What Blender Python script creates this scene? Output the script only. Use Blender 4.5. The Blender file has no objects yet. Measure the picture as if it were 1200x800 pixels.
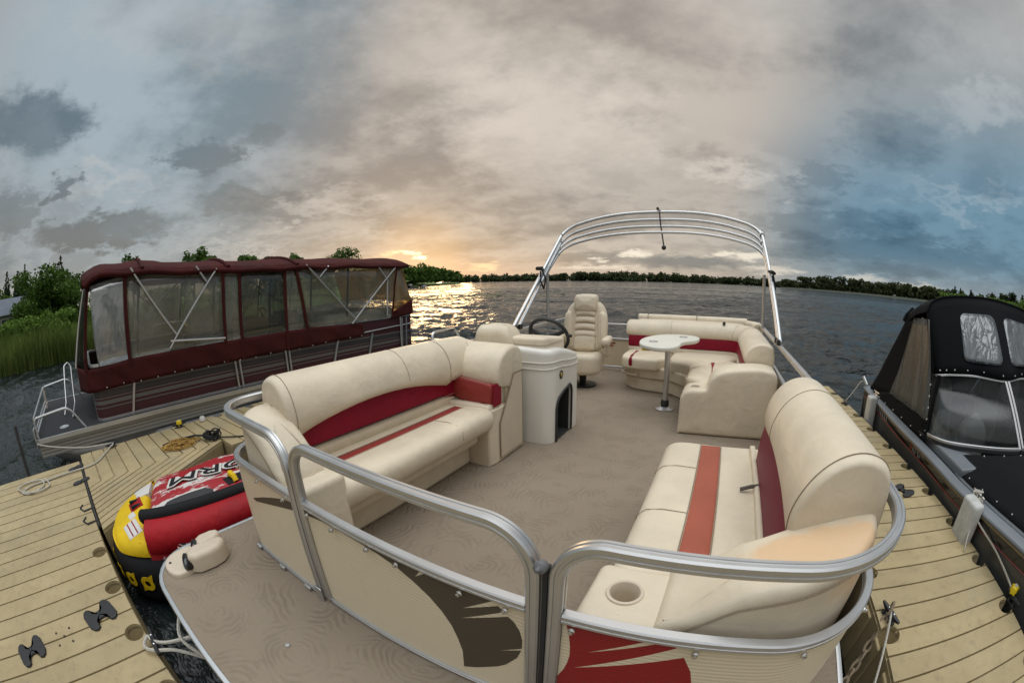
import bpy, bmesh, math, random
from math import sin, cos, pi, radians, sqrt, hypot, atan2, exp
from mathutils import Vector, Matrix
random.seed(7)
scene = bpy.context.scene
COL = scene.collection

# ---------------------------------------------------------------- materials
def nodes_of(name):
    m = bpy.data.materials.new(name); m.use_nodes = True
    nt = m.node_tree
    return m, nt, nt.nodes['Principled BSDF'], nt.nodes['Material Output']
def N(nt, typ, **k):
    n = nt.nodes.new(typ)
    for a, v in k.items():
        if a.startswith('i_'):
            key = a[2:]
            key = int(key) if key.isdigit() else key.replace('_', ' ')
            n.inputs[key].default_value = v
        else: setattr(n, a, v)
    return n
def L(nt, a, ai, b, bi): nt.links.new(a.outputs[ai], b.inputs[bi])
def c4(c): return (c[0], c[1], c[2], 1.0)
def mat(name, col, rough=.5, metal=0, bump=None, var=None, dirt=None, stretch=(1,1,1), spec=.5, coat=0, col2=None):
    """plain surface: colour with soft mottling (var=(scale,amount)), spots of dirt and a fine bump"""
    m, nt, P, out = nodes_of(name)
    P.inputs['Base Color'].default_value = c4(col)
    P.inputs['Roughness'].default_value = rough
    P.inputs['Metallic'].default_value = metal
    P.inputs['Specular IOR Level'].default_value = spec
    P.inputs['Coat Weight'].default_value = coat
    P.inputs['Coat Roughness'].default_value = .15
    tc = N(nt, 'ShaderNodeTexCoord'); mp = N(nt, 'ShaderNodeMapping'); mp.inputs['Scale'].default_value = stretch
    L(nt, tc, 'Object', mp, 'Vector')
    last = None
    if var or col2:
        s, a = var or (3, .3)
        n = N(nt, 'ShaderNodeTexNoise', i_Scale=s, i_Detail=5, i_Roughness=.6); L(nt, mp, 0, n, 'Vector')
        mx = N(nt, 'ShaderNodeMix', data_type='RGBA')
        b = col2 if col2 else tuple(x*(1-a) for x in col)
        t = col if col2 else tuple(min(1, x*(1+a*.5)) for x in col)
        mx.inputs[6].default_value = c4(b); mx.inputs[7].default_value = c4(t)
        r = N(nt, 'ShaderNodeMapRange'); r.inputs[1].default_value = .32; r.inputs[2].default_value = .68
        L(nt, n, 'Fac', r, 0); L(nt, r, 0, mx, 0); L(nt, mx, 2, P, 'Base Color'); last = mx
        rr = N(nt, 'ShaderNodeMapRange'); rr.inputs[3].default_value = rough*.85; rr.inputs[4].default_value = min(1, rough*1.2)
        L(nt, n, 'Fac', rr, 0); L(nt, rr, 0, P, 'Roughness')
    if dirt:
        s, a, dc = dirt
        n = N(nt, 'ShaderNodeTexNoise', i_Scale=s, i_Detail=7, i_Roughness=.7); L(nt, mp, 0, n, 'Vector')
        r = N(nt, 'ShaderNodeMapRange'); r.inputs[1].default_value = .58; r.inputs[2].default_value = .72; r.inputs[4].default_value = a
        L(nt, n, 'Fac', r, 0)
        mx = N(nt, 'ShaderNodeMix', data_type='RGBA'); mx.inputs[7].default_value = c4(dc)
        if last: L(nt, last, 2, mx, 6)
        else: mx.inputs[6].default_value = c4(col)
        L(nt, r, 0, mx, 0); L(nt, mx, 2, P, 'Base Color')
    if bump:
        s, st = bump
        n = N(nt, 'ShaderNodeTexNoise', i_Scale=s, i_Detail=4); L(nt, mp, 0, n, 'Vector')
        b = N(nt, 'ShaderNodeBump', i_Strength=st, i_Distance=.01); L(nt, n, 'Fac', b, 'Height'); L(nt, b, 0, P, 'Normal')
    return m

M = {}
CREAM = (.67, .575, .435)
def vinyl(name, col, worn=None, rough=.42, spec=.4):
    m, nt, P, out = nodes_of(name); P.inputs['Specular IOR Level'].default_value = spec
    tc = N(nt, 'ShaderNodeTexCoord')
    n = N(nt, 'ShaderNodeTexNoise', i_Scale=2.6, i_Detail=6, i_Roughness=.65); L(nt, tc, 'Object', n, 'Vector')
    r = N(nt, 'ShaderNodeMapRange'); r.inputs[1].default_value = .3; r.inputs[2].default_value = .7
    L(nt, n, 'Fac', r, 0)
    mx = N(nt, 'ShaderNodeMix', data_type='RGBA')
    mx.inputs[6].default_value = c4(tuple(x*.82 for x in col)); mx.inputs[7].default_value = c4(tuple(x*1.06 for x in col))
    L(nt, r, 0, mx, 0)
    # little specks of dirt
    v = N(nt, 'ShaderNodeTexVoronoi', i_Scale=9); L(nt, tc, 'Object', v, 'Vector')
    cr = N(nt, 'ShaderNodeMapRange'); cr.inputs[1].default_value = .028; cr.inputs[2].default_value = .018; cr.inputs[4].default_value = .6
    L(nt, v, 'Distance', cr, 0)
    m2 = N(nt, 'ShaderNodeMix', data_type='RGBA'); m2.inputs[7].default_value = c4(tuple(x*.4 for x in col))
    L(nt, cr, 0, m2, 0); L(nt, mx, 2, m2, 6)
    src = m2
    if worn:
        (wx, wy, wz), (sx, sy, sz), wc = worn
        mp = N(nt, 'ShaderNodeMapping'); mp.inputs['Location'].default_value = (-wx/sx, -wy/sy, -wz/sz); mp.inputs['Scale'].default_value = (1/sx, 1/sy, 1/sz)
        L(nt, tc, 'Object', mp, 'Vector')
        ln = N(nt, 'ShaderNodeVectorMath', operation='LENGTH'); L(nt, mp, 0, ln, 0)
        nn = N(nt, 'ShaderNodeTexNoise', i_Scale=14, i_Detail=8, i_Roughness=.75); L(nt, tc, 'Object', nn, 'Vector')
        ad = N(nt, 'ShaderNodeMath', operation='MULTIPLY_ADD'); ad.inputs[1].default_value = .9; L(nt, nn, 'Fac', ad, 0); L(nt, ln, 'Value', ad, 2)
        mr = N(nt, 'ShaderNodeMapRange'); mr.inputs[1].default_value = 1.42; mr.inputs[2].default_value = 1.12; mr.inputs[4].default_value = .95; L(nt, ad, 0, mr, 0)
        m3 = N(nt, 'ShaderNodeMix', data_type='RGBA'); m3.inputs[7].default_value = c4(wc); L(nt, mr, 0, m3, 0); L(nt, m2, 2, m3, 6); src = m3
    L(nt, src, 2, P, 'Base Color'); P.inputs['Roughness'].default_value = rough
    # leather grain and soft creases
    g = N(nt, 'ShaderNodeTexVoronoi', i_Scale=420); L(nt, tc, 'Object', g, 'Vector')
    s = N(nt, 'ShaderNodeTexNoise', i_Scale=7, i_Detail=3, i_Distortion=.6); L(nt, tc, 'Object', s, 'Vector')
    b0 = N(nt, 'ShaderNodeBump', i_Strength=.14, i_Distance=.002); L(nt, g, 'Distance', b0, 'Height')
    s2 = N(nt, 'ShaderNodeTexNoise', i_Scale=24, i_Detail=5, i_Distortion=1.2); L(nt, tc, 'Object', s2, 'Vector')
    b1 = N(nt, 'ShaderNodeBump', i_Strength=.22, i_Distance=.004); L(nt, s2, 'Fac', b1, 'Height'); L(nt, b0, 0, b1, 'Normal')
    b2 = N(nt, 'ShaderNodeBump', i_Strength=.5, i_Distance=.016); L(nt, s, 'Fac', b2, 'Height'); L(nt, b1, 0, b2, 'Normal'); L(nt, b2, 0, P, 'Normal')
    return m
M['cream'] = vinyl('cream_vinyl', CREAM)
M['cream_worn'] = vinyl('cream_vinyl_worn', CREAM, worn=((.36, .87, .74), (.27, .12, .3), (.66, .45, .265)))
M['red'] = vinyl('red_vinyl', (.23, .004, .020), rough=.5, spec=.22)
M['red_faded'] = vinyl('faded_red_vinyl', (.35, .088, .05), rough=.5, spec=.3)
M['red_half'] = vinyl('half_faded_red_vinyl', (.27, .035, .030), rough=.45, spec=.3)
M['seam'] = mat('seam_thread', (.25, .19, .13), .8)
M['cream_hard'] = mat('cream_plastic', (.56, .47, .36), .45, var=(4, .08))
M['white_plastic'] = mat('console_gelcoat', (.66, .63, .57), .28, var=(3, .05), coat=.3)
M['table_white'] = mat('table_plastic', (.68, .66, .58), .3, var=(3, .08))
M['black'] = mat('black_plastic', (.012, .012, .013), .45)
M['rubber'] = mat('black_rubber', (.018, .018, .019), .65, bump=(200, .2), dirt=(30, .25, (.08, .07, .05)))
M['chrome'] = mat('stainless', (.62, .61, .59), .22, 1)
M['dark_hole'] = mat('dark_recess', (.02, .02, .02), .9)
def alu(name, col=(.60, .60, .60), rough=.38, sx=(1, 1, 1)):
    m, nt, P, out = nodes_of(name)
    tc = N(nt, 'ShaderNodeTexCoord')
    n = N(nt, 'ShaderNodeTexNoise', i_Scale=6, i_Detail=8, i_Roughness=.7); L(nt, tc, 'Object', n, 'Vector')
    r = N(nt, 'ShaderNodeMapRange'); r.inputs[3].default_value = rough*.75; r.inputs[4].default_value = rough*1.35; L(nt, n, 'Fac', r, 0); L(nt, r, 0, P, 'Roughness')
    mx = N(nt, 'ShaderNodeMix', data_type='RGBA'); mx.inputs[6].default_value = c4(tuple(x*.8 for x in col)); mx.inputs[7].default_value = c4(col)
    L(nt, n, 'Fac', mx, 0); L(nt, mx, 2, P, 'Base Color'); P.inputs['Metallic'].default_value = .92
    n2 = N(nt, 'ShaderNodeTexNoise', i_Scale=260, i_Detail=2); L(nt, tc, 'Object', n2, 'Vector')
    b = N(nt, 'ShaderNodeBump', i_Strength=.05, i_Distance=.001); L(nt, n2, 'Fac', b, 'Height'); L(nt, b, 0, P, 'Normal')
    return m
M['alu'] = alu('anodised_aluminium')
M['alu_dull'] = alu('dull_aluminium', (.46, .45, .43), .5)
def ribbed(name, col, pitch=.012, ax=2, rough=.35, metal=.0, st=.5, dirt=True):
    """sheet with fine ribs running across axis ax"""
    m, nt, P, out = nodes_of(name)
    tc = N(nt, 'ShaderNodeTexCoord'); sp = N(nt, 'ShaderNodeSeparateXYZ'); L(nt, tc, 'Object', sp, 0)
    mu = N(nt, 'ShaderNodeMath', operation='MULTIPLY'); mu.inputs[1].default_value = 2*pi/pitch; L(nt, sp, ax, mu, 0)
    sn = N(nt, 'ShaderNodeMath', operation='SINE'); L(nt, mu, 0, sn, 0)
    b = N(nt, 'ShaderNodeBump', i_Strength=st, i_Distance=.002); L(nt, sn, 0, b, 'Height'); L(nt, b, 0, P, 'Normal')
    n = N(nt, 'ShaderNodeTexNoise', i_Scale=5, i_Detail=6, i_Roughness=.7); L(nt, tc, 'Object', n, 'Vector')
    r = N(nt, 'ShaderNodeMapRange'); r.inputs[1].default_value = .6; r.inputs[2].default_value = .8; r.inputs[4].default_value = .45 if dirt else 0; L(nt, n, 'Fac', r, 0)
    mx = N(nt, 'ShaderNodeMix', data_type='RGBA'); mx.inputs[6].default_value = c4(col); mx.inputs[7].default_value = c4(tuple(x*.7 for x in col))
    L(nt, r, 0, mx, 0)
    # thin darker line in each rib's valley
    m2 = N(nt, 'ShaderNodeMix', data_type='RGBA'); m2.inputs[7].default_value = c4(tuple(x*.90 for x in col)); L(nt, mx, 2, m2, 6)
    r2 = N(nt, 'ShaderNodeMapRange'); r2.inputs[1].default_value = -.3; r2.inputs[2].default_value = -1; L(nt, sn, 0, r2, 0); L(nt, r2, 0, m2, 0)
    L(nt, m2, 2, P, 'Base Color'); P.inputs['Roughness'].default_value = rough; P.inputs['Metallic'].default_value = metal
    return m
M['fence_cream'] = ribbed('cream_ribbed_sheet', (.66, .565, .405), .0155, st=.18)
M['decal_brown'] = ribbed('brown_decal', (.062, .048, .030), .0155, st=.12, rough=.5)
M['decal_red'] = ribbed('red_decal', (.26, .006, .008), .0155, st=.12, rough=.45)
M['maroon_sheet'] = ribbed('maroon_ribbed_sheet', (.045, .006, .008), .02, st=.3, rough=.5)
M['alu_ribbed'] = ribbed('ribbed_aluminium_skirt', (.38, .36, .32), .045, metal=.5, rough=.5, st=.6)

def carpet():
    m, nt, P, out = nodes_of('swirl_carpet')
    tc = N(nt, 'ShaderNodeTexCoord')
    n0 = N(nt, 'ShaderNodeTexNoise', i_Scale=3.0, i_Detail=2); L(nt, tc, 'Object', n0, 'Vector')
    mixv = N(nt, 'ShaderNodeVectorMath', operation='MULTIPLY_ADD'); mixv.inputs[1].default_value = (.20, .20, 0)
    L(nt, n0, 'Color', mixv, 0); L(nt, tc, 'Object', mixv, 2)
    v = N(nt, 'ShaderNodeTexVoronoi', i_Scale=3.3, i_Randomness=1., feature='F1'); v.voronoi_dimensions = '2D'
    L(nt, mixv, 0, v, 'Vector')
    mu = N(nt, 'ShaderNodeMath', operation='MULTIPLY'); mu.inputs[1].default_value = 58; L(nt, v, 'Distance', mu, 0)
    n1 = N(nt, 'ShaderNodeTexNoise', i_Scale=26, i_Detail=3); L(nt, tc, 'Object', n1, 'Vector')
    ad = N(nt, 'ShaderNodeMath', operation='MULTIPLY_ADD'); ad.inputs[1].default_value = 5.0; L(nt, n1, 'Fac', ad, 0); L(nt, mu, 0, ad, 2)
    s = N(nt, 'ShaderNodeMath', operation='SINE'); L(nt, ad, 0, s, 0)
    # break the arcs so that only some show
    n2 = N(nt, 'ShaderNodeTexNoise', i_Scale=7, i_Detail=3); L(nt, tc, 'Object', n2, 'Vector')
    r = N(nt, 'ShaderNodeMapRange'); r.inputs[1].default_value = .44; r.inputs[2].default_value = .60; L(nt, n2, 'Fac', r, 0)
    arc = N(nt, 'ShaderNodeMath', operation='MULTIPLY'); L(nt, s, 0, arc, 0); L(nt, r, 0, arc, 1)
    r3 = N(nt, 'ShaderNodeMapRange'); r3.inputs[1].default_value = .15; r3.inputs[2].default_value = -.9; r3.inputs[4].default_value = .20; L(nt, arc, 0, r3, 0)
    nb = N(nt, 'ShaderNodeTexNoise', i_Scale=1.1, i_Detail=6); L(nt, tc, 'Object', nb, 'Vector')
    mx = N(nt, 'ShaderNodeMix', data_type='RGBA'); mx.inputs[6].default_value = (.215, .173, .129, 1); mx.inputs[7].default_value = (.29, .237, .18, 1); L(nt, nb, 'Fac', mx, 0)
    m2 = N(nt, 'ShaderNodeMix', data_type='RGBA'); m2.inputs[7].default_value = (.12, .088, .058, 1); L(nt, mx, 2, m2, 6); L(nt, r3, 0, m2, 0)
    # fibres
    nf = N(nt, 'ShaderNodeTexNoise', i_Scale=450, i_Detail=2); L(nt, tc, 'Object', nf, 'Vector')
    m3 = N(nt, 'ShaderNodeMix', data_type='RGBA', blend_type='OVERLAY'); m3.inputs[0].default_value = .45; L(nt, m2, 2, m3, 6); L(nt, nf, 'Color', m3, 7)
    # specks of litter
    vs = N(nt, 'ShaderNodeTexVoronoi', i_Scale=6.5); L(nt, tc, 'Object', vs, 'Vector')
    cr = N(nt, 'ShaderNodeMapRange'); cr.inputs[1].default_value = .035; cr.inputs[2].default_value = .02; cr.inputs[4].default_value = .7; L(nt, vs, 'Distance', cr, 0)
    m4 = N(nt, 'ShaderNodeMix', data_type='RGBA'); m4.inputs[7].default_value = (.05, .04, .03, 1); L(nt, cr, 0, m4, 0); L(nt, m3, 2, m4, 6)
    L(nt, m4, 2, P, 'Base Color'); P.inputs['Roughness'].default_value = 1; P.inputs['Specular IOR Level'].default_value = .1
    b = N(nt, 'ShaderNodeBump', i_Strength=.5, i_Distance=.006); L(nt, arc, 0, b, 'Height')
    b2 = N(nt, 'ShaderNodeBump', i_Strength=.5, i_Distance=.003); L(nt, nf, 'Fac', b2, 'Height'); L(nt, b, 0, b2, 'Normal'); L(nt, b2, 0, P, 'Normal')
    return m
M['carpet'] = carpet()

def dock_mat():
    m, nt, P, out = nodes_of('tan_dock_plastic')
    tc = N(nt, 'ShaderNodeTexCoord')
    n = N(nt, 'ShaderNodeTexNoise', i_Scale=1.7, i_Detail=8, i_Roughness=.65); L(nt, tc, 'Object', n, 'Vector')
    n2 = N(nt, 'ShaderNodeTexNoise', i_Scale=14, i_Detail=6, i_Roughness=.7); L(nt, tc, 'Object', n2, 'Vector')
    mx = N(nt, 'ShaderNodeMix', data_type='RGBA'); mx.inputs[6].default_value = (.30, .23, .115, 1); mx.inputs[7].default_value = (.43, .34, .185, 1)
    r = N(nt, 'ShaderNodeMapRange'); r.inputs[1].default_value = .3; r.inputs[2].default_value = .7; L(nt, n, 'Fac', r, 0); L(nt, r, 0, mx, 0)
    m2 = N(nt, 'ShaderNodeMix', data_type='RGBA'); m2.inputs[7].default_value = (.16, .125, .075, 1)
    r2 = N(nt, 'ShaderNodeMapRange'); r2.inputs[1].default_value = .52; r2.inputs[2].default_value = .75; r2.inputs[4].default_value = .55; L(nt, n2, 'Fac', r2, 0); L(nt, r2, 0, m2, 0); L(nt, mx, 2, m2, 6)
    v = N(nt, 'ShaderNodeTexVoronoi', i_Scale=5.2); L(nt, tc, 'Object', v, 'Vector')
    r4 = N(nt, 'ShaderNodeMapRange'); r4.inputs[1].default_value = .05; r4.inputs[2].default_value = .02; r4.inputs[4].default_value = .65; L(nt, v, 'Distance', r4, 0)
    m3 = N(nt, 'ShaderNodeMix', data_type='RGBA'); m3.inputs[7].default_value = (.07, .055, .035, 1); L(nt, r4, 0, m3, 0); L(nt, m2, 2, m3, 6)
    # each moulded plank a touch different, with green-grey weathering in places
    gi = N(nt, 'ShaderNodeNewGeometry'); ri = N(nt, 'ShaderNodeMapRange'); ri.inputs[3].default_value = .0; ri.inputs[4].default_value = .30; L(nt, gi, 'Random Per Island', ri, 0)
    m5 = N(nt, 'ShaderNodeMix', data_type='RGBA'); m5.inputs[7].default_value = (.22, .175, .105, 1); L(nt, ri, 0, m5, 0); L(nt, m3, 2, m5, 6)
    n7 = N(nt, 'ShaderNodeTexNoise', i_Scale=.9, i_Detail=9, i_Roughness=.75); L(nt, tc, 'Object', n7, 'Vector')
    r7 = N(nt, 'ShaderNodeMapRange'); r7.inputs[1].default_value = .54; r7.inputs[2].default_value = .66; r7.inputs[4].default_value = .4; L(nt, n7, 'Fac', r7, 0)
    m6 = N(nt, 'ShaderNodeMix', data_type='RGBA'); m6.inputs[7].default_value = (.24, .22, .15, 1); L(nt, r7, 0, m6, 0); L(nt, m5, 2, m6, 6); m3 = m6
    L(nt, m3, 2, P, 'Base Color'); P.inputs['Roughness'].default_value = .62
    g = N(nt, 'ShaderNodeTexNoise', i_Scale=240, i_Detail=3); L(nt, tc, 'Object', g, 'Vector')
    b = N(nt, 'ShaderNodeBump', i_Strength=.35, i_Distance=.004); L(nt, g, 'Fac', b, 'Height'); L(nt, b, 0, P, 'Normal')
    return m
M['dock'] = dock_mat()

def clear_vinyl(name, tint=(.80, .80, .76), haze=.17, hazecol=(.5, .48, .42), gloss=.07, streak=1.6, bst=.6, gr=.12):
    m, nt, P, out = nodes_of(name); nt.nodes.remove(P)
    tc = N(nt, 'ShaderNodeTexCoord'); mp = N(nt, 'ShaderNodeMapping'); mp.inputs['Scale'].default_value = (streak, streak, .45); L(nt, tc, 'Object', mp, 'Vector')
    n = N(nt, 'ShaderNodeTexNoise', i_Scale=1.6, i_Detail=3, i_Distortion=.6); L(nt, mp, 0, n, 'Vector')
    b = N(nt, 'ShaderNodeBump', i_Strength=.7, i_Distance=.05); L(nt, n, 'Fac', b, 'Height'); b.inputs['Strength'].default_value = bst
    t = N(nt, 'ShaderNodeBsdfTransparent'); t.inputs[0].default_value = c4(tint)
    g = N(nt, 'ShaderNodeBsdfGlossy'); g.inputs['Roughness'].default_value = gr; L(nt, b, 0, g, 'Normal'); g.inputs[0].default_value = (.9, .9, .9, 1)
    d = N(nt, 'ShaderNodeBsdfDiffuse'); d.inputs[0].default_value = c4(hazecol)
    tl = N(nt, 'ShaderNodeBsdfTranslucent'); tl.inputs[0].default_value = c4(hazecol)
    a1 = N(nt, 'ShaderNodeMixShader'); a1.inputs[0].default_value = .5; L(nt, d, 0, a1, 1); L(nt, tl, 0, a1, 2)
    r = N(nt, 'ShaderNodeMapRange'); r.inputs[1].default_value = .35; r.inputs[2].default_value = .75; r.inputs[3].default_value = haze*.5; r.inputs[4].default_value = haze*1.6; L(nt, n, 'Fac', r, 0)
    m1 = N(nt, 'ShaderNodeMixShader'); L(nt, r, 0, m1, 0); L(nt, t, 0, m1, 1); L(nt, a1, 0, m1, 2)
    m2 = N(nt, 'ShaderNodeMixShader'); m2.inputs[0].default_value = gloss; L(nt, m1, 0, m2, 1); L(nt, g, 0, m2, 2)
    L(nt, m2, 0, out, 'Surface')
    return m
M['window'] = clear_vinyl('clear_window_vinyl')
M['window_tint'] = clear_vinyl('smoked_window_vinyl', (.52, .52, .48), .09, (.30, .30, .26), .07)
M['side_clear'] = clear_vinyl('creased_clear_vinyl', (.62, .62, .60), .26, (.40, .42, .42), .05, 5., .05, .42)
M['window_amber'] = clear_vinyl('sun_warm_window_vinyl', (.55, .46, .30), .45, (.60, .45, .25), .10)  # warm sun behind the stern panels is put into this amber tint
M['window_bright'] = clear_vinyl('curled_window_vinyl', (.75, .77, .78), .20, (.6, .64, .68), .18, 1.2)
M['glass'] = clear_vinyl('windshield_glass', (.62, .64, .64), .03, (.3, .32, .33), .05, .3, .2)
M['acrylic'] = clear_vinyl('smoked_acrylic', (.22, .16, .12), .12, (.06, .04, .03), .2, .6)
M['canvas'] = mat('maroon_canvas', (.058, .012, .011), .9, bump=(300, .3), var=(2.2, .3), dirt=(8, .2, (.10, .04, .03)), spec=.15)
M['canvas_black'] = mat('black_canvas', (.0065, .007, .008), .9, bump=(350, .3), var=(3, .25), spec=.12)
M['tonneau_window'] = clear_vinyl('milky_roof_window', (.25, .28, .3), .5, (.30, .34, .37), .15, 6)
M['deck_dark'] = mat('dark_deck_carpet', (.020, .020, .023), .95, bump=(300, .4))
M['grey_seat'] = mat('pale_grey_vinyl', (.42, .42, .40), .45, var=(3, .1))
M['hull_black'] = mat('black_gelcoat', (.012, .013, .015), .18, coat=.5, var=(2, .2))
M['hull_grey'] = mat('grey_hull', (.085, .088, .085), .3, metal=.3, var=(2, .15))
M['gunwale_grey'] = mat('grey_gunwale', (.15, .165, .18), .4, var=(3, .1))
M['tan_line'] = mat('tan_pinstripe', (.50, .38, .22), .4)
M['redline'] = mat('red_pinstripe', (.30, .02, .015), .4)
M['rope_white'] = mat('white_rope', (.48, .45, .39), .9, bump=(160, 1.), dirt=(40, .4, (.2, .17, .12)))
M['rope_old'] = mat('weathered_rope', (.25, .19, .125), .95, bump=(160, 1.), dirt=(40, .4, (.12, .1, .07)))
M['rope_orange'] = mat('orange_yellow_rope', (.50, .33, .05), .85, var=(60, .5), col2=(.13, .03, .03))
M['strap_black'] = mat('black_strap', (.012, .012, .012), .8)
M['yellow_tag'] = mat('yellow_plastic', (.68, .50, .01), .4)
M['tube_yellow'] = mat('yellow_tube_cloth', (.62, .41, .006), .6, bump=(9, 1.), var=(3, .15), spec=.25)
M['tube_red'] = mat('red_tube_cloth', (.30, .005, .010), .6, bump=(12, 1.), var=(3, .25), spec=.25)
M['tube_black'] = mat('black_tube_cloth', (.009, .009, .010), .75, bump=(14, .5), spec=.2)
M['tube_white'] = mat('white_print', (.55, .53, .50), .5)
M['pile'] = mat('rusty_steel_post', (.045, .042, .040), .7, metal=.4, var=(9, .5), bump=(40, .5))
M['yellow_line'] = M['tube_yellow']

def brushed_print():
    """red cover fabric printed with ragged white brush strokes"""
    m, nt, P, out = nodes_of('red_cloth_white_brush_print')
    tc = N(nt, 'ShaderNodeTexCoord'); mp = N(nt, 'ShaderNodeMapping'); mp.inputs['Scale'].default_value = (5.5, 1.5, 1.5); mp.inputs['Rotation'].default_value = (0, 0, .25)
    L(nt, tc, 'Object', mp, 'Vector')
    n = N(nt, 'ShaderNodeTexNoise', i_Scale=1.3, i_Detail=9, i_Roughness=.72, i_Distortion=.35); L(nt, mp, 0, n, 'Vector')
    r = N(nt, 'ShaderNodeMapRange'); r.inputs[1].default_value = .525; r.inputs[2].default_value = .54; L(nt, n, 'Fac', r, 0)
    mx = N(nt, 'ShaderNodeMix', data_type='RGBA'); mx.inputs[6].default_value = (.30, .008, .014, 1); mx.inputs[7].default_value = (.55, .53, .50, 1)
    L(nt, r, 0, mx, 0); L(nt, mx, 2, P, 'Base Color'); P.inputs['Roughness'].default_value = .45
    b1 = N(nt, 'ShaderNodeTexNoise', i_Scale=9, i_Detail=3); L(nt, tc, 'Object', b1, 'Vector')
    b = N(nt, 'ShaderNodeBump', i_Strength=.4, i_Distance=.02); L(nt, b1, 'Fac', b, 'Height'); L(nt, b, 0, P, 'Normal')
    return m
M['tube_print'] = brushed_print()

def leaves(name, c1, c2):
    m, nt, P, out = nodes_of(name)
    g = N(nt, 'ShaderNodeNewGeometry'); mx = N(nt, 'ShaderNodeMix', data_type='RGBA')
    mx.inputs[6].default_value = c4(c1); mx.inputs[7].default_value = c4(c2)
    L(nt, g, 'Random Per Island', mx, 0); L(nt, mx, 2, P, 'Base Color')
    P.inputs['Roughness'].default_value = .7; P.inputs['Specular IOR Level'].default_value = .2
    tl = N(nt, 'ShaderNodeBsdfTranslucent'); L(nt, mx, 2, tl, 0)
    ms = N(nt, 'ShaderNodeMixShader'); ms.inputs[0].default_value = .3; L(nt, P, 0, ms, 1); L(nt, tl, 0, ms, 2); L(nt, ms, 0, out, 'Surface')
    return m
M['leaf'] = leaves('broadleaf', (.026, .060, .009), (.105, .18, .028))
M['leaf_light'] = leaves('light_leaf', (.055, .115, .016), (.15, .24, .042))
M['leaf_dark'] = leaves('dark_needles', (.014, .028, .010), (.035, .06, .018))
M['leaf_far'] = leaves('far_leaf', (.030, .042, .018), (.065, .085, .030))
M['reed'] = leaves('reed_blades', (.04, .09, .013), (.19, .225, .06))
M['bark'] = mat('bark', (.06, .045, .03), .95, bump=(20, 1.), var=(6, .4))
M['grass_ground'] = mat('grassy_bank', (.085, .14, .025), .95, var=(.5, .5), bump=(3, 1.))
M['roof'] = mat('slate_roof', (.10, .12, .15), .8, var=(2, .3), bump=(20, .4))
M['house_wall'] = mat('house_wall', (.34, .33, .32), .8, var=(2, .1))
M['pane'] = mat('dark_pane', (.02, .025, .03), .1)
M['lily'] = mat('lily_pad', (.06, .10, .02), .5, var=(1, .4))

# ---------------------------------------------------------------- mesh tools
def chaikin(p, n=1, closed=False):
    for _ in range(n):
        q = []
        m = len(p)
        for i in range(m if closed else m-1):
            a, b = p[i], p[(i+1) % m]
            q.append(tuple(a[k]*.75+b[k]*.25 for k in range(len(a)))); q.append(tuple(a[k]*.25+b[k]*.75 for k in range(len(a))))
        if not closed: q = [p[0]]+q+[p[-1]]
        p = q
    return p
def catmull(p, n=6, closed=False):
    out = []; m = len(p)
    for i in range(m if closed else m-1):
        g = lambda j: Vector(p[j % m]) if closed else Vector(p[max(0, min(m-1, j))])
        p0, p1, p2, p3 = g(i-1), g(i), g(i+1), g(i+2)
        for k in range(n):
            t = k/n
            out.append(tuple(.5*((2*p1)+(p2-p0)*t+(2*p0-5*p1+4*p2-p3)*t*t+(3*p1-p0-3*p2+p3)*t**3)))
    if not closed: out.append(tuple(p[-1]))
    return out
def rpath(pts, n=7):
    """polyline of (x,y,z,r): corners rounded by radius r"""
    out = []
    for i, p in enumerate(pts):
        v = Vector(p[:3]); r = p[3] if len(p) > 3 else 0
        if i in (0, len(pts)-1) or r <= 0: out.append(tuple(v)); continue
        a = (Vector(pts[i-1][:3])-v); b = (Vector(pts[i+1][:3])-v)
        an, bn = a.normalized(), b.normalized(); th = an.angle(bn)
        d = min(r/math.tan(th/2), a.length*.9, b.length*.9); rr = d*math.tan(th/2)
        bis = (an+bn).normalized(); c = v+bis*(rr/sin(th/2))
        s, e = v+an*d-c, v+bn*d-c; tot = s.angle(e)
        for k in range(n+1):
            t = k/n
            out.append(tuple(c+(s*sin((1-t)*tot)+e*sin(t*tot))/sin(tot)))
    return out
def rrect(x0, x1, y0, y1, r, n=5):
    o = []
    for cx, cy, a in ((x1-r, y0+r, -90), (x1-r, y1-r, 0), (x0+r, y1-r, 90), (x0+r, y0+r, 180)):
        for k in range(n+1):
            t = radians(a+90*k/n); o.append((cx+r*cos(t), cy+r*sin(t)))
    return o
def inset(poly, d):
    """move a closed CCW outline inward by d"""
    out = []; m = len(poly)
    for i in range(m):
        a, b, c = poly[i-1], poly[i], poly[(i+1) % m]
        e1 = (b[0]-a[0], b[1]-a[1]); e2 = (c[0]-b[0], c[1]-b[1])
        l1, l2 = hypot(*e1) or 1e-9, hypot(*e2) or 1e-9
        n1 = (-e1[1]/l1, e1[0]/l1); n2 = (-e2[1]/l2, e2[0]/l2)
        nx, ny = n1[0]+n2[0], n1[1]+n2[1]; k = 1+n1[0]*n2[0]+n1[1]*n2[1]
        k = max(k, .35)
        out.append((b[0]+d*nx/k, b[1]+d*ny/k))
    return out
RAILPROF = [(-.5, -.36), (-.36, -.5), (-.13, -.5), (-.10, -.42), (.10, -.42), (.13, -.5), (.36, -.5), (.5, -.36), (.5, -.13), (.42, -.10), (.42, .10), (.5, .13), (.5, .36), (.36, .5), (-.36, .5), (-.5, .36), (-.5, .13), (-.42, .10), (-.42, -.10), (-.5, -.13)]
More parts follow.
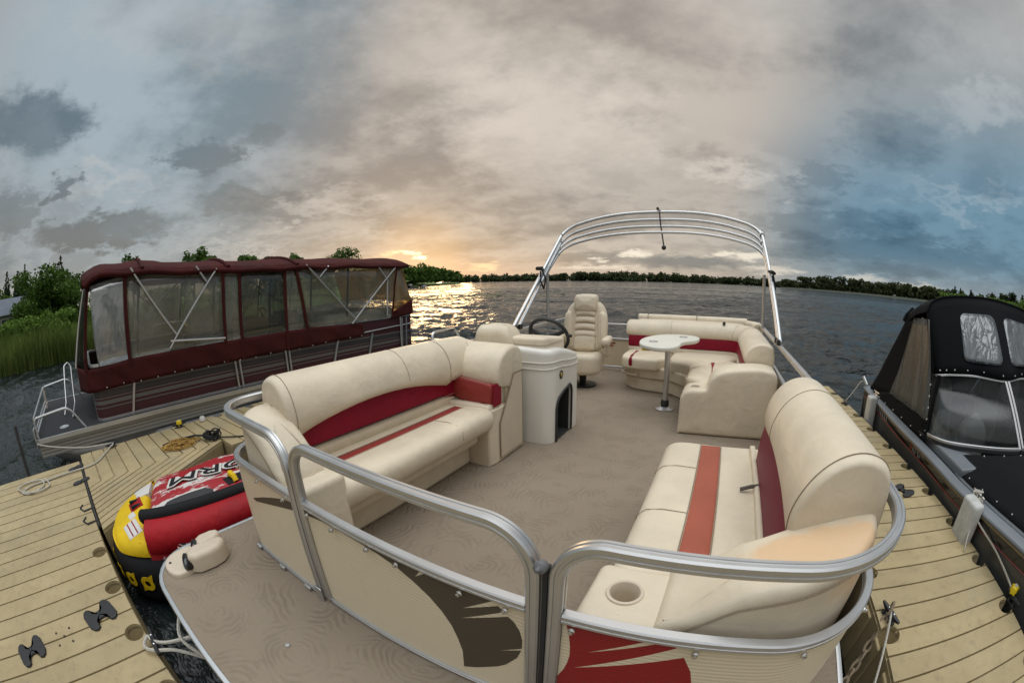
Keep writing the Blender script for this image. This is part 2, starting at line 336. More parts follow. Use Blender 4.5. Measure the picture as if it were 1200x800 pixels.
class MB:
    def __init__(s): s.v = []; s.f = []
    def add(s, vs, fs, X=None):
        o = len(s.v)
        s.v += [tuple(X @ Vector(v)) if X is not None else tuple(v) for v in vs]
        s.f += [tuple(i+o for i in f) for f in fs]; return s
    def box(s, x0, x1, y0, y1, z0, z1, X=None):
        vs = [(x, y, z) for x in (x0, x1) for y in (y0, y1) for z in (z0, z1)]
        return s.add(vs, [(0, 1, 3, 2), (4, 6, 7, 5), (0, 4, 5, 1), (2, 3, 7, 6), (0, 2, 6, 4), (1, 5, 7, 3)], X)
    def prism(s, out, z0, z1, X=None):
        n = len(out)
        vs = [(x, y, z0) for x, y in out]+[(x, y, z1) for x, y in out]
        fs = [tuple(range(n-1, -1, -1)), tuple(range(n, 2*n))]+[(i, (i+1) % n, n+(i+1) % n, n+i) for i in range(n)]
        return s.add(vs, fs, X)
    def tube(s, pts, r, n=8, prof=None, closed=False, up=(0, 0, 1), X=None):
        P = [Vector(p) for p in pts]; m = len(P)
        pr = prof or [(cos(2*pi*k/n), sin(2*pi*k/n)) for k in range(n)]
        if not prof: sc = lambda i: (r[i] if hasattr(r, '__len__') else r)
        else: sc = lambda i: r
        n = len(pr); vs = []; u = Vector(up)
        for i in range(m):
            if closed: t = (P[(i+1) % m]-P[i-1])
            else: t = P[min(m-1, i+1)]-P[max(0, i-1)]
            t = t.normalized() if t.length > 1e-9 else Vector((0, 0, 1))
            if abs(u.dot(t)) > .98: u = Vector((1, 0, 0)) if abs(t.x) < .8 else Vector((0, 1, 0))
            u = (u-t*u.dot(t)).normalized(); w = t.cross(u)
            # mitre
            k = 1
            if 0 < i < m-1 or closed:
                a = (P[i]-P[i-1]).normalized(); c = a.dot(t); k = 1/max(.6, c)
            for a, b in pr: vs.append(P[i]+(w*a+u*b)*sc(i)*k)
        fs = []
        for i in range(m if closed else m-1):
            j = (i+1) % m
            for k in range(n): fs.append((i*n+k, i*n+(k+1) % n, j*n+(k+1) % n, j*n+k))
        if not closed: fs += [tuple(range(n-1, -1, -1)), tuple(range((m-1)*n, m*n))]
        return s.add(vs, fs, X)
    def rail(s, pts, w=.036, up=(0, 0, 1)): return s.tube(pts, w, prof=RAILPROF, up=up)
    def slab(s, out, z0, top, r=.03, rb=0, n=4, X=None, dome=0, k=5):
        """cushion: closed outline, rounded top edge r, bottom edge rb; top may be a height function"""
        T = top if callable(top) else (lambda x, y: top)
        m = len(out); rings = []
        if rb > 0:
            for i in range(n+1):
                a = pi/2*i/n; rings.append((inset(out, rb*(1-sin(a))), z0+rb*(1-cos(a)), None))
        else: rings.append((out, z0, None))
        for i in range(n+1):
            a = pi/2*i/n; rings.append((inset(out, r*(1-cos(a))), None, r*(1-sin(a))))
        vs = []
        for ring, z, dp in rings:
            for x, y in ring: vs.append((x, y, z if z is not None else T(x, y)-dp))
        last = rings[-1][0]; cx = sum(p[0] for p in last)/m; cy = sum(p[1] for p in last)/m
        for j in range(1, k):
            t = 1-j/k
            for x, y in last:
                X_, Y_ = cx+(x-cx)*t, cy+(y-cy)*t
                vs.append((X_, Y_, T(X_, Y_)+dome*(1-t*t)))
        vs.append((cx, cy, T(cx, cy)+dome)); R = len(rings)+k-1; fs = [tuple(range(m-1, -1, -1))]
        for i in range(R-1):
            for q in range(m): fs.append((i*m+q, i*m+(q+1) % m, (i+1)*m+(q+1) % m, (i+1)*m+q))
        c = len(vs)-1
        for q in range(m): fs.append(((R-1)*m+q, (R-1)*m+(q+1) % m, c))
        return s.add(vs, fs, X)
    def sweep(s, prof, path, cap=.0, capn=4, side=1, cap0=None):
        """profile of (u,z) swept along a plan path [(x,y)]; u runs to the left of the path (side=1) or right; rounded ends of depth cap"""
        m = len(path); pf = prof if callable(prof) else (lambda t: prof)
        stations = []
        for i in range(m):
            a = path[max(0, i-1)]; b = path[min(m-1, i+1)]
            t = Vector((b[0]-a[0], b[1]-a[1])).normalized(); nrm = Vector((-t.y, t.x))*side
            k = 1
            if 0 < i < m-1:
                e = Vector((path[i][0]-path[i-1][0], path[i][1]-path[i-1][1])).normalized(); k = 1/max(.6, e.dot(t))
            stations.append((Vector(path[i]), t, nrm, k, i/(m-1)))
        rings = []
        def ring(st, shift=0, scl=1):
            p, t, nrm, k, tt = st; pr = pf(tt)
            cu = sum(q[0] for q in pr)/len(pr); cz = sum(q[1] for q in pr)/len(pr)
            o = []
            for u, z in pr:
                u2 = cu+(u-cu)*scl; z2 = cz+(z-cz)*scl
                q = p+nrm*(u2*k)+t*shift; o.append((q.x, q.y, z2))
            return o
        if cap > 0:
            for i in range(capn):
                a = pi/2*(i)/capn; d = 1-min(1, cap/.28)*(1-sin(a)) if False else None
                c0 = cap if cap0 is None else cap0; sc = 1-(c0*(1-sin(a)))/.16*.5
                rings.append(ring(stations[0], -c0*cos(a), max(.2, sc)))
        for st in stations: rings.append(ring(st))
        if cap > 0:
            for i in range(capn-1, -1, -1):
                a = pi/2*(i)/capn; sc = 1-(cap*(1-sin(a)))/.16*.5
                rings.append(ring(stations[-1], cap*cos(a), max(.2, sc)))
        n = len(rings[0]); vs = [v for r in rings for v in r]; fs = []
        for i in range(len(rings)-1):
            for k in range(n): fs.append((i*n+k, i*n+(k+1) % n, (i+1)*n+(k+1) % n, (i+1)*n+k))
        fs += [tuple(range(n-1, -1, -1)), tuple(range((len(rings)-1)*n, len(rings)*n))]
        s.add(vs, fs); s.stations = stations; s.ringf = ring
        return s
    def lathe(s, prof, c=(0, 0, 0), n=24, X=None, caps=True):
        vs = []; fs = []; m = len(prof)
        for r, z in prof:
            for k in range(n): vs.append((c[0]+r*cos(2*pi*k/n), c[1]+r*sin(2*pi*k/n), c[2]+z))
        for i in range(m-1):
            for k in range(n): fs.append((i*n+k, i*n+(k+1) % n, (i+1)*n+(k+1) % n, (i+1)*n+k))
        if caps and prof[0][0] > 1e-6: fs.append(tuple(range(n-1, -1, -1)))
        if caps and prof[-1][0] > 1e-6: fs.append(tuple(range((m-1)*n, m*n)))
        return s.add(vs, fs, X)
    def blob(s, c, r, n=12, m=8, X=None):
        prof = [(max(1e-4, sin(pi*i/m)), -cos(pi*i/m)) for i in range(m+1)]
        vs = []
        for a, z in prof:
            for k in range(n): vs.append((c[0]+r[0]*a*cos(2*pi*k/n), c[1]+r[1]*a*sin(2*pi*k/n), c[2]+r[2]*z))
        fs = [(i*n+k, i*n+(k+1) % n, (i+1)*n+(k+1) % n, (i+1)*n+k) for i in range(m) for k in range(n)]
        return s.add(vs, fs, X)
    def poly(s, out3): return s.add(out3, [tuple(range(len(out3)))])
    def build(s, name, m, parent=None, smooth=40, bevel=0, seg=2, label=None, thick=0):
        me = bpy.data.meshes.new(name); me.from_pydata(s.v, [], s.f); me.validate()
        bm = bmesh.new(); bm.from_mesh(me)
        bmesh.ops.remove_doubles(bm, verts=bm.verts, dist=1e-5)
        if thick == 0: bmesh.ops.recalc_face_normals(bm, faces=bm.faces)
        big = [f for f in bm.faces if len(f.verts) > 4]
        if big: bmesh.ops.triangulate(bm, faces=big)
        bm.to_mesh(me); bm.free()
        if smooth:
            me.shade_smooth(); me.set_sharp_from_angle(angle=radians(smooth))
        me.materials.append(m)
        o = bpy.data.objects.new(name, me); COL.objects.link(o)
        if parent is not None:
            o.parent = parent
            if parent.type == 'EMPTY': o.matrix_parent_inverse = Matrix.LocRotScale(parent.location, parent.rotation_euler, None).inverted()
        if thick:
            md = o.modifiers.new('solid', 'SOLIDIFY'); md.thickness = abs(thick); md.offset = -1 if thick > 0 else 1
        if bevel:
            md = o.modifiers.new('bevel', 'BEVEL'); md.width = bevel; md.segments = seg; md.limit_method = 'ANGLE'; md.angle_limit = radians(40)
        if label: o['label'] = label
        return o
def tag(o, label, cat, group=None, kind=None):
    if label: o['label'] = label
    if cat: o['category'] = cat
    if group: o['group'] = group
    if kind: o['kind'] = kind
    return o
def empty(name, loc, label, cat, group=None, rz=0):
    """an Empty at the thing's base; children are built in world coordinates and parented with the offset kept"""
    o = bpy.data.objects.new(name, None); COL.objects.link(o); o.location = loc; o.rotation_euler = (0, 0, rz)
    o.empty_display_size = .2
    return tag(o, label, cat, group)
def adopt(root):
    """children were built in world coordinates: keep them there"""
    inv = Matrix.LocRotScale(root.location, root.rotation_euler, None).inverted()
    for ch in [o for o in COL.objects if o.parent == root]: ch.matrix_parent_inverse = inv
def boolean(obj, cutter):
    md = obj.modifiers.new('cut', 'BOOLEAN'); md.object = cutter; md.operation = 'DIFFERENCE'; md.solver = 'EXACT'; md.use_self = True
    bpy.context.view_layer.update()
    dg = bpy.context.evaluated_depsgraph_get()
    me = bpy.data.meshes.new_from_object(obj.evaluated_get(dg))
    obj.modifiers.clear(); old = obj.data; obj.data = me; me.name = old.name
    bpy.data.objects.remove(cutter)
    me.shade_smooth(); me.set_sharp_from_angle(angle=radians(35))
def copy_tree(o, parent=None):
    c = o.copy(); COL.objects.link(c)
    if parent is not None: c.parent = parent
    for ch in [x for x in COL.objects if x.parent == o]: copy_tree(ch, c)
    return c
# ---------------------------------------------------------------- camera: 15 mm full-frame fisheye standing over the bow
H_EYE = 1.30; YAW = radians(28.5); PITCH = radians(8.4); ROLL = radians(-.9)
F = Vector((0, cos(PITCH), -sin(PITCH))); U = Vector((0, sin(PITCH), cos(PITCH))); R = Vector((1, 0, 0))
R, U = R*cos(ROLL)+U*sin(ROLL), U*cos(ROLL)-R*sin(ROLL)
RZ = Matrix.Rotation(YAW, 3, 'Z'); F, U, R = RZ @ F, RZ @ U, RZ @ R
cd = bpy.data.cameras.new('camera'); cam = bpy.data.objects.new('camera', cd); COL.objects.link(cam)
cam.matrix_world = Matrix(((R.x, U.x, -F.x, 0), (R.y, U.y, -F.y, 0), (R.z, U.z, -F.z, H_EYE), (0, 0, 0, 1)))
cd.type = 'PANO'; cd.panorama_type = 'FISHEYE_EQUISOLID'; cd.fisheye_lens = 14.7; cd.fisheye_fov = radians(200)
cd.sensor_width = 36; cd.sensor_height = 24; cd.sensor_fit = 'HORIZONTAL'; cd.clip_start = .02; cd.clip_end = 8000
scene.camera = cam
WATER = -.68
# ---------------------------------------------------------------- sky and sun
SUN_AZ, SUN_EL = radians(-40.8), radians(3.6)
SD = Vector((sin(SUN_AZ)*cos(SUN_EL), cos(SUN_AZ)*cos(SUN_EL), sin(SUN_EL)))
sl = bpy.data.lights.new('sun', 'SUN'); sl.energy = .5; sl.angle = radians(14); sl.color = (1, .66, .33)
so = bpy.data.objects.new('sun', sl); COL.objects.link(so); so.rotation_euler = SD.to_track_quat('Z', 'Y').to_euler()
w = bpy.data.worlds.new('World'); scene.world = w; w.use_nodes = True; w.cycles.sampling_method = 'MANUAL'; w.cycles.sample_map_resolution = 512; nt = w.node_tree
for n in list(nt.nodes): nt.nodes.remove(n)
out = N(nt, 'ShaderNodeOutputWorld'); tc = N(nt, 'ShaderNodeTexCoord')
def MA(op, a, b=None, c=None, clamp=False):
    n = N(nt, 'ShaderNodeMath', operation=op); n.use_clamp = clamp
    for i, x in enumerate((a, b, c)):
        if x is None: continue
        if isinstance(x, (int, float)): n.inputs[i].default_value = x
        else: nt.links.new(x, n.inputs[i])
    return n.outputs[0]
def SM(x, a, b, lo=0., hi=1.):
    n = N(nt, 'ShaderNodeMapRange', interpolation_type='SMOOTHSTEP'); nt.links.new(x, n.inputs[0])
    n.inputs[1].default_value = a; n.inputs[2].default_value = b; n.inputs[3].default_value = lo; n.inputs[4].default_value = hi
    return n.outputs[0]
def MIX(f, a, b):
    n = N(nt, 'ShaderNodeMix', data_type='RGBA')
    for i, x in ((0, f), (6, a), (7, b)):
        if isinstance(x, (int, float)): n.inputs[i].default_value = x
        elif isinstance(x, tuple): n.inputs[i].default_value = c4(x)
        else: nt.links.new(x, n.inputs[i])
    return n.outputs[2]
def DOT(v, d):
    n = N(nt, 'ShaderNodeVectorMath', operation='DOT_PRODUCT'); nt.links.new(v, n.inputs[0]); n.inputs[1].default_value = d
    return n.outputs['Value']
def dirv(az, el):
    a, e = radians(az), radians(el); return (sin(a)*cos(e), cos(a)*cos(e), sin(e))
nm = N(nt, 'ShaderNodeVectorMath', operation='NORMALIZE'); L(nt, tc, 'Generated', nm, 0); D = nm.outputs[0]
sx = N(nt, 'ShaderNodeSeparateXYZ'); nt.links.new(D, sx.inputs[0]); DX, DY, DZ = sx.outputs
def cloudnoise(scale, hgt, det, rough, dist, off, sx_=1, sy_=1, rot=0):
    den = MA('ADD', MA('MAXIMUM', DZ, .0), hgt)
    cb = N(nt, 'ShaderNodeCombineXYZ'); nt.links.new(MA('DIVIDE', DX, den), cb.inputs[0]); nt.links.new(MA('DIVIDE', DY, den), cb.inputs[1])
    mp = N(nt, 'ShaderNodeMapping'); mp.inputs['Location'].default_value = off; mp.inputs['Scale'].default_value = (sx_, sy_, 1); mp.inputs['Rotation'].default_value = (0, 0, rot)
    L(nt, cb, 0, mp, 0)
    n = N(nt, 'ShaderNodeTexNoise', i_Scale=scale, i_Detail=det, i_Roughness=rough, i_Distortion=dist); L(nt, mp, 0, n, 'Vector')
    return n.outputs['Fac']
n1 = cloudnoise(.50, .30, 3, .48, .0, (3.1, 1.7, 0))           # big soft masses
n2 = cloudnoise(1.7, .22, 7, .60, .0, (7.3, 2.2, 1))            # broken puffs
AZ = MA('MULTIPLY', MA('ARCTAN2', DX, DY), 57.29578); EL = MA('MULTIPLY', MA('ARCSINE', DZ), 57.29578)
mass = MA('ADD', MA('MULTIPLY', n1, .45), MA('MULTIPLY', n2, .55))
n4 = cloudnoise(4.6, .22, 5, .66, .0, (2.3, 5.2, 4)); n5 = cloudnoise(4.8, .22, 5, .66, .0, (12.3, 1.2, 6))
def warped(ka, ke):
    cb = N(nt, 'ShaderNodeCombineXYZ'); nt.links.new(MA('ADD', AZ, MA('MULTIPLY', MA('SUBTRACT', n4, .5), ka)), cb.inputs[0]); nt.links.new(MA('ADD', EL, MA('MULTIPLY', MA('SUBTRACT', n5, .5), ke)), cb.inputs[1]); return cb
def blobs(lst, cb, a=1.35, b=.35):
    """soft cloud shapes at a bearing and height in the sky"""
    acc = None
    for az, el, w_, h_, s_ in lst:
        mp = N(nt, 'ShaderNodeMapping'); mp.inputs['Location'].default_value = (-az/w_, -el/h_, 0); mp.inputs['Scale'].default_value = (1/w_, 1/h_, 0); L(nt, cb, 0, mp, 0)
        ln = N(nt, 'ShaderNodeVectorMath', operation='LENGTH'); L(nt, mp, 0, ln, 0); m_ = SM(ln.outputs['Value'], a, b, 0., s_)
        acc = m_ if acc is None else MA('MAXIMUM', acc, m_)
    return acc
cb1 = warped(34, 16); cb2 = warped(9, 2.4)
darks = blobs([(-101.7, 23.0, 11.2, 3.6, .9), (-72.3, 18.4, 6.2, 2.1, .85), (-63.4, 20.7, 5.7, 1.8, .5), (-95.3, 14.8, 3.4, 1.7, .8), (-65.9, 12.1, 7.4, 2.3, .75), (-87.0, 9.5, 12.5, 2.5, .8), (-102.1, 12.6, 5.8, 2.8, .6), (15.6, 14.6, 4.5, 2.2, .45), (28, 5.2, 20, 2.4, .6), (14.9, 8.5, 11.6, 1.8, .5), (27.0, 19.0, 8.4, 3.2, .4)], warped(20, 8), 1.18, .55)
lowd = blobs([(-33.0, 5.2, 6.4, 1.2, .45), (-17.8, 3.0, 8.2, .9, .75), (-4.9, 2.6, 9.6, 1.0, .85), (12, 4.2, 8, .9, .5), (26, 3.0, 10, .8, .6), (-52, 5.5, 7, 1., .4)], cb2, 1.3, .4)
lights = blobs([(58, 33, 22, 8, .6), (8, 37, 20, 7, .45), (-23.1, 23.5, 15, 11.1, .9), (-40.8, 32.3, 15.6, 7.5, .4), (3.0, 14.5, 6.2, 1.8, .7), (-87.8, 15.4, 8.1, 1.5, .5), (-55.5, 11.2, 8.4, 1.4, .4), (44.3, 22.8, 9.4, 2.2, .6), (-83.3, 35.1, 23.0, 5, .4), (-60.2, 6.0, 14.3, .9, .5), (40, 12, 12, 1.2, .4)], cb1, 1.6, .2)
gaps = blobs([(-11.4, 3.6, 2.6, .6, 1.), (-16.7, 2.9, 1.6, .4, .8), (.5, 3.8, 1.9, .5, .9), (4.2, 3.7, 3.4, .7, .9), (-16.7, 1.6, 7.1, .4, .6), (7.2, 2.1, 4.9, .7, .6), (-32.4, 2.0, 2.6, .6, .8), (-44.7, 4.1, 2.8, .45, .8), (20.9, 1.8, 3.9, .5, .45), (29.4, 1.4, 4.0, .5, .45), (-50, 3.4, 4, .5, .5)], cb2, 1.2, .3)
lum = SM(mass, .40, .555)
warm = SM(DOT(D, dirv(-27, 22)), .62, .97)
cool = MA('MULTIPLY', SM(DOT(D, dirv(40, 2)), .76, .96), SM(EL, 30, 9, .25, 1.))
upl = SM(DOT(D, dirv(-85, 34)), .80, .99)
light = MIX(warm, (.35, .35, .34), (.55, .485, .42)); light = MIX(upl, light, (.35, .42, .47)); light = MIX(cool, light, (.15, .265, .355))
drk = MIX(warm, (.19, .20, .205), (.29, .255, .225)); drk = MIX(upl, drk, (.19, .245, .28)); drk = MIX(cool, drk, (.05, .115, .18))
base = MIX(lum, drk, light)
base = MIX(MA('MULTIPLY', lights, .8), base, MIX(cool, MIX(warm, (.52, .52, .51), (.74, .66, .57)), (.42, .50, .55)))
dcol = MIX(warm, MIX(SM(EL, 9, 20), (.115, .110, .100), (.085, .125, .155)), (.17, .155, .14)); dcol = MIX(cool, dcol, (.045, .105, .165))
small = MA('MULTIPLY', SM(n2, .52, .66), SM(EL, 24, 12)); small = MA('MULTIPLY', small, .35)
dk_ = MA('MULTIPLY', MA('MULTIPLY', darks, .92), SM(n2, .34, .56, .6, 1.)); base = MIX(MA('MAXIMUM', dk_, small), base, dcol)
hz = SM(EL, 5.5, .5); base = MIX(MA('MULTIPLY', hz, .5), base, MIX(cool, (.46, .40, .33), (.40, .43, .43)))
base = MIX(MA('MULTIPLY', lowd, .8), base, MIX(cool, MIX(SM(AZ, -30, -10), (.24, .20, .165), (.10, .135, .155)), (.07, .12, .16)))
sd = DOT(D, tuple(SD))
halo = SM(sd, .991, .9997); base = MIX(MA('MULTIPLY', halo, .28), base, (.90, .62, .36))
base = MIX(MA('MULTIPLY', gaps, .9), base, MIX(SM(sd, .93, .99), (.90, .82, .68), (.98, .76, .46)))
# the sun burning through the cloud
core = blobs([(-40.9, 3.5, 1.5, .5, 1.), (-42.3, 4.1, 1.3, .25, .6)], cb2, 1.1, .25)
base = MIX(core, base, (2.2, 1.75, 1.05))
# an overcast sky is brightest overhead; boosted out of view, there and behind the camera, to light the foreground
zf_ = SM(DZ, .66, .90); bf = SM(DOT(D, (F.x/hypot(F.x, F.y), F.y/hypot(F.x, F.y), 0)), -.12, -.55)
base = MIX(zf_, base, MIX(.25, (.30, .315, .325), base)); base = MIX(bf, base, MIX(.35, (.36, .37, .375), base))
zen = SM(DZ, .66, .90, 1., 7.6)
back = SM(DOT(D, (F.x/hypot(F.x, F.y), F.y/hypot(F.x, F.y), 0)), -.12, -.55, 1., 1.5)
sc_ = N(nt, 'ShaderNodeVectorMath', operation='SCALE'); nt.links.new(base, sc_.inputs[0]); nt.links.new(MA('MAXIMUM', zen, back), sc_.inputs['Scale'])
bg = N(nt, 'ShaderNodeBackground'); L(nt, sc_, 0, bg, 0); bg.inputs[1].default_value = 1.0
sky = N(nt, 'ShaderNodeTexSky'); sky.sky_type = 'NISHITA'; sky.sun_disc = False; sky.sun_elevation = SUN_EL; sky.sun_rotation = SUN_AZ
bg2 = N(nt, 'ShaderNodeBackground'); L(nt, sky, 0, bg2, 0); bg2.inputs[1].default_value = .12
ms = N(nt, 'ShaderNodeMixShader'); ms.inputs[0].default_value = .93; L(nt, bg2, 0, ms, 1); L(nt, bg, 0, ms, 2)
L(nt, ms, 0, out, 'Surface')
vs = scene.view_settings; vs.view_transform = 'Standard'; vs.look = 'None'; vs.gamma = 1; vs.exposure = .15; vs.use_curve_mapping = False
scene.cycles.max_bounces = 6; scene.cycles.transparent_max_bounces = 16; scene.cycles.use_denoising = True
scene.cycles.caustics_reflective = False; scene.cycles.caustics_refractive = False

# ---------------------------------------------------------------- water
def water():
    m, nt, P, out = nodes_of('lake_water')
    P.inputs['Base Color'].default_value = (.010, .014, .014, 1); P.inputs['Roughness'].default_value = .09; P.inputs['IOR'].default_value = 1.33
    tc = N(nt, 'ShaderNodeTexCoord')
    def nz(scale, st, det, rot, dist=.4, off=0):
        mp = N(nt, 'ShaderNodeMapping'); mp.inputs['Rotation'].default_value = (0, 0, rot); mp.inputs['Scale'].default_value = st; mp.inputs['Location'].default_value = (off, off*.7, 0)
        L(nt, tc, 'Object', mp, 'Vector')
        n = N(nt, 'ShaderNodeTexNoise', i_Scale=scale, i_Detail=det, i_Roughness=.55, i_Distortion=dist); L(nt, mp, 0, n, 'Vector'); return n
    a = nz(.55, (.42, 1, 1), 3, -.45); b = nz(1.7, (.5, 1, 1), 4, -.70, .6, 5); c = nz(6.5, (.7, 1, 1), 3, -.3, .8, 11); g = nz(.06, (1, 1, 1), 3, 0, 0, 2)
    h = nz(.045, (.35, 1, 1), 4, -.5, .3, 8)
    last = None
    for n, d in ((h, 11.), (a, .7), (b, .26), (c, .06)):
        bp = N(nt, 'ShaderNodeBump', i_Strength=1., i_Distance=d); L(nt, n, 'Fac', bp, 'Height')
        if last: L(nt, last, 0, bp, 'Normal')
        last = bp
    L(nt, last, 0, P, 'Normal')
    r = N(nt, 'ShaderNodeMapRange'); r.inputs[3].default_value = .05; r.inputs[4].default_value = .18; L(nt, g, 'Fac', r, 0); L(nt, r, 0, P, 'Roughness')
    return m
import numpy as np
def lake():
    """one sheet out to the horizon, with real chop near the docks dying out with distance"""
    rr = [.5]
    while rr[-1] < 130: rr.append(rr[-1]*1.0062+.012)
    while rr[-1] < 3600: rr.append(rr[-1]*1.06)
    rr = np.array(rr); na = 1100; th = np.arange(na)*2*pi/na
    Rr, Th = np.meshgrid(rr, th, indexing='ij'); Xx = Rr*np.cos(Th); Yy = Rr*np.sin(Th)
    rs = np.random.RandomState(5); H = np.zeros_like(Xx); mean = radians(62)
    for lam, amp, spread in [(5.2, .020, .3), (3.6, .022, .35), (2.6, .022, .4), (2.0, .018, .45), (1.6, .016, .5), (1.25, .014, .55), (1.0, .011, .6), (.8, .009, .65), (.62, .007, .7), (.5, .005, .8), (.4, .0036, .9)]:
        for _ in range(5):
            a = mean+rs.normal(0, spread); l = lam*rs.uniform(.85, 1.18); k = 2*pi/l; ph = rs.uniform(0, 2*pi)
            ar = k*(Xx*cos(a)+Yy*sin(a))+ph+.9*np.sin((Xx*sin(a)-Yy*cos(a))*k*.21+ph*3)
            fade = np.clip((l*22/np.maximum(Rr*.012*Rr/6+1, 1)), 0, 1)
            H += amp*.98*(1-2*np.abs(np.sin(ar/2))**1.3)*np.clip(l*110/np.maximum(Rr, 1)-.25, 0, 1)
    gust = .75+.35*np.sin(Xx*.11+Yy*.05+1)*np.sin(Yy*.09-Xx*.04)
    H *= gust*np.clip((130-Rr)/30, 0, 1)
    near = np.clip((Rr-4)/8, .45, 1); H *= near
    Z = WATER+H
    co = np.stack([Xx, Yy, Z], -1).reshape(-1, 3); nr = len(rr)
    i = np.arange(nr-1)[:, None]; j = np.arange(na)[None, :]; j2 = (j+1) % na
    q = np.stack([i*na+j, (i+1)*na+j, (i+1)*na+j2, i*na+j2], -1).reshape(-1, 4)
    me = bpy.data.meshes.new('lake_water'); nv, nq = len(co), len(q)
    me.vertices.add(nv); me.vertices.foreach_set('co', co.ravel()); me.loops.add(nq*4); me.loops.foreach_set('vertex_index', q.ravel().astype(np.int32))
    me.polygons.add(nq); me.polygons.foreach_set('loop_start', np.arange(0, nq*4, 4, dtype=np.int32)); me.update(calc_edges=True); me.validate(); me.shade_smooth()
    me.materials.append(water()); o = bpy.data.objects.new('lake_water', me); COL.objects.link(o); return o
tag(lake(), 'dark choppy lake water reaching the far shore', None, kind='structure')
mb = MB(); mb.box(-9, 5, -4, 9, -3.2, -3.0)
tag(mb.build('lake_bed', mat('lake_bed_mud', (.05, .05, .03), .9), smooth=0), 'muddy lake bed under the docks', None, kind='structure')

# ---------------------------------------------------------------- land and trees
def pol(az, r): a = radians(az); return (r*sin(a), r*cos(a))
def leaf_cloud(mb, lobes, n, size, rnd, flat=1.):
    """many small tilted leaf faces through a set of ellipsoid lobes (cx,cy,cz,rx,ry,rz)"""
    vol = [l[3]*l[4]*l[5] for l in lobes]; tot = sum(vol)
    for l, v in zip(lobes, vol):
        for _ in range(max(8, int(n*v/tot))):
            while True:
                x, y, z = (rnd.uniform(-1, 1) for _ in range(3)); q = x*x+y*y+z*z
                if .16 < q < 1: break
            k = (1+.18*rnd.uniform(-1, 1))
            c = Vector((l[0]+x*l[3]*k, l[1]+y*l[4]*k, l[2]+z*l[5]*k))
            a = Vector((rnd.gauss(0, 1), rnd.gauss(0, 1), rnd.gauss(0, .6))).normalized(); b = a.cross(Vector((rnd.gauss(0, 1), rnd.gauss(0, 1), rnd.gauss(0, 1)))).normalized()
            s = size*rnd.uniform(.6, 1.3); o = len(mb.v)
            mb.v += [tuple(c-a*s), tuple(c+b*s*.55), tuple(c+a*s), tuple(c-b*s*.55)]
            mb.f.append((o, o+1, o+2, o+3))
def tree(name, x, y, z0, h, w, label, group, m, n=900, kind='round', size=None, seed=0, branches=True):
    rnd = random.Random(seed+int(x*13+y*7)); size = size or h*.035
    root = empty(name, (x, y, z0), label, 'bush' if 'bush' in name else 'tree', group)
    tr = MB(); th = h*(.9 if kind == 'cone' else .62); r0 = h*.022
    pts = [(x+rnd.uniform(-.02, .02)*h*t, y+rnd.uniform(-.02, .02)*h*t, z0-.2+th*t) for t in (0, .2, .45, .7, 1)]
    tr.tube(pts, [r0*1.3, r0, r0*.8, r0*.55, r0*.2], n=7)
    lobes = []
    if kind == 'cone':
        for i in range(9):
            t = i/8; rr = w*.5*(1-t)**.8+.04*w
            lobes.append((x, y, z0+h*(.10+.86*t), rr, rr, h*.075))
        lobes.append((x, y, z0+h*.97, w*.03, w*.03, h*.05))
    else:
        k = 9 if n > 400 else 6
        lobes.append((x, y, z0+h*.6, w*.30, w*.30, h*.26))
        for i in range(k):
            a = 2*pi*i/k+rnd.uniform(-.4, .4); zz = rnd.uniform(.34, .86); q = w*.5*rnd.uniform(.45, .82)*(1-.6*max(0, zz-.55))
            cx, cy = x+q*cos(a), y+q*sin(a); rr = w*rnd.uniform(.15, .25)
            lobes.append((cx, cy, z0+h*zz, rr, rr, h*rnd.uniform(.10, .17)))
            if branches: tr.tube([(x, y, z0+h*(.25+.2*rnd.random())), ((x+cx)/2, (y+cy)/2, z0+h*zz*.8), (cx, cy, z0+h*zz)], [r0*.5, r0*.35, r0*.12], n=5)
        if kind == 'bush': lobes += [(x+w*.3*cos(a), y+w*.3*sin(a), z0+h*.2, w*.25, w*.25, h*.22) for a in (0, 1.3, 2.6, 3.9, 5.2)]
    tr.build('trunk', M['bark'], root)
    lf = MB(); leaf_cloud(lf, lobes, n, size, rnd); lf.build('crown', m, root, smooth=0)
    adopt(root); return root
GZ = WATER+.35
# grassy bank behind the maroon boat, running on to the spit under the sun
bank = [(-104, 24), (-98, 24), (-90, 25), (-80, 27), (-70, 31), (-60, 40), (-52, 62), (-46, 110), (-43.6, 175), (-40, 215), (-36.5, 268), (-35.4, 300)]
mb = MB(); rows = [(0, -.5), (1.2, .25), (6, .7), (25, 1.8), (80, 3.2), (600, 4.)]
pts = [pol(az, r) for az, r in [(-150, 32), (-125, 26)]+bank]
ctr = (-300, 60)
for i, p in enumerate(pts):
    d = Vector((p[0]+2, p[1]-20)); d = Vector((-1, .12)) if i < 9 else Vector((-.6, .8)); d.normalize()
    for off, z in rows: 
        if i >= len(pts)-3: off *= .25; z = min(z, .9)
        mb.v.append((p[0]+d.x*off, p[1]+d.y*off, WATER+z))
nr = len(rows)
for i in range(len(pts)-1):
    for j in range(nr-1): mb.f.append((i*nr+j, i*nr+j+1, (i+1)*nr+j+1, (i+1)*nr+j))
tag(mb.build('grassy_bank', M['grass_ground'], smooth=60), 'green grassy bank along the left shore', None, kind='structure')
rnd = random.Random(3)
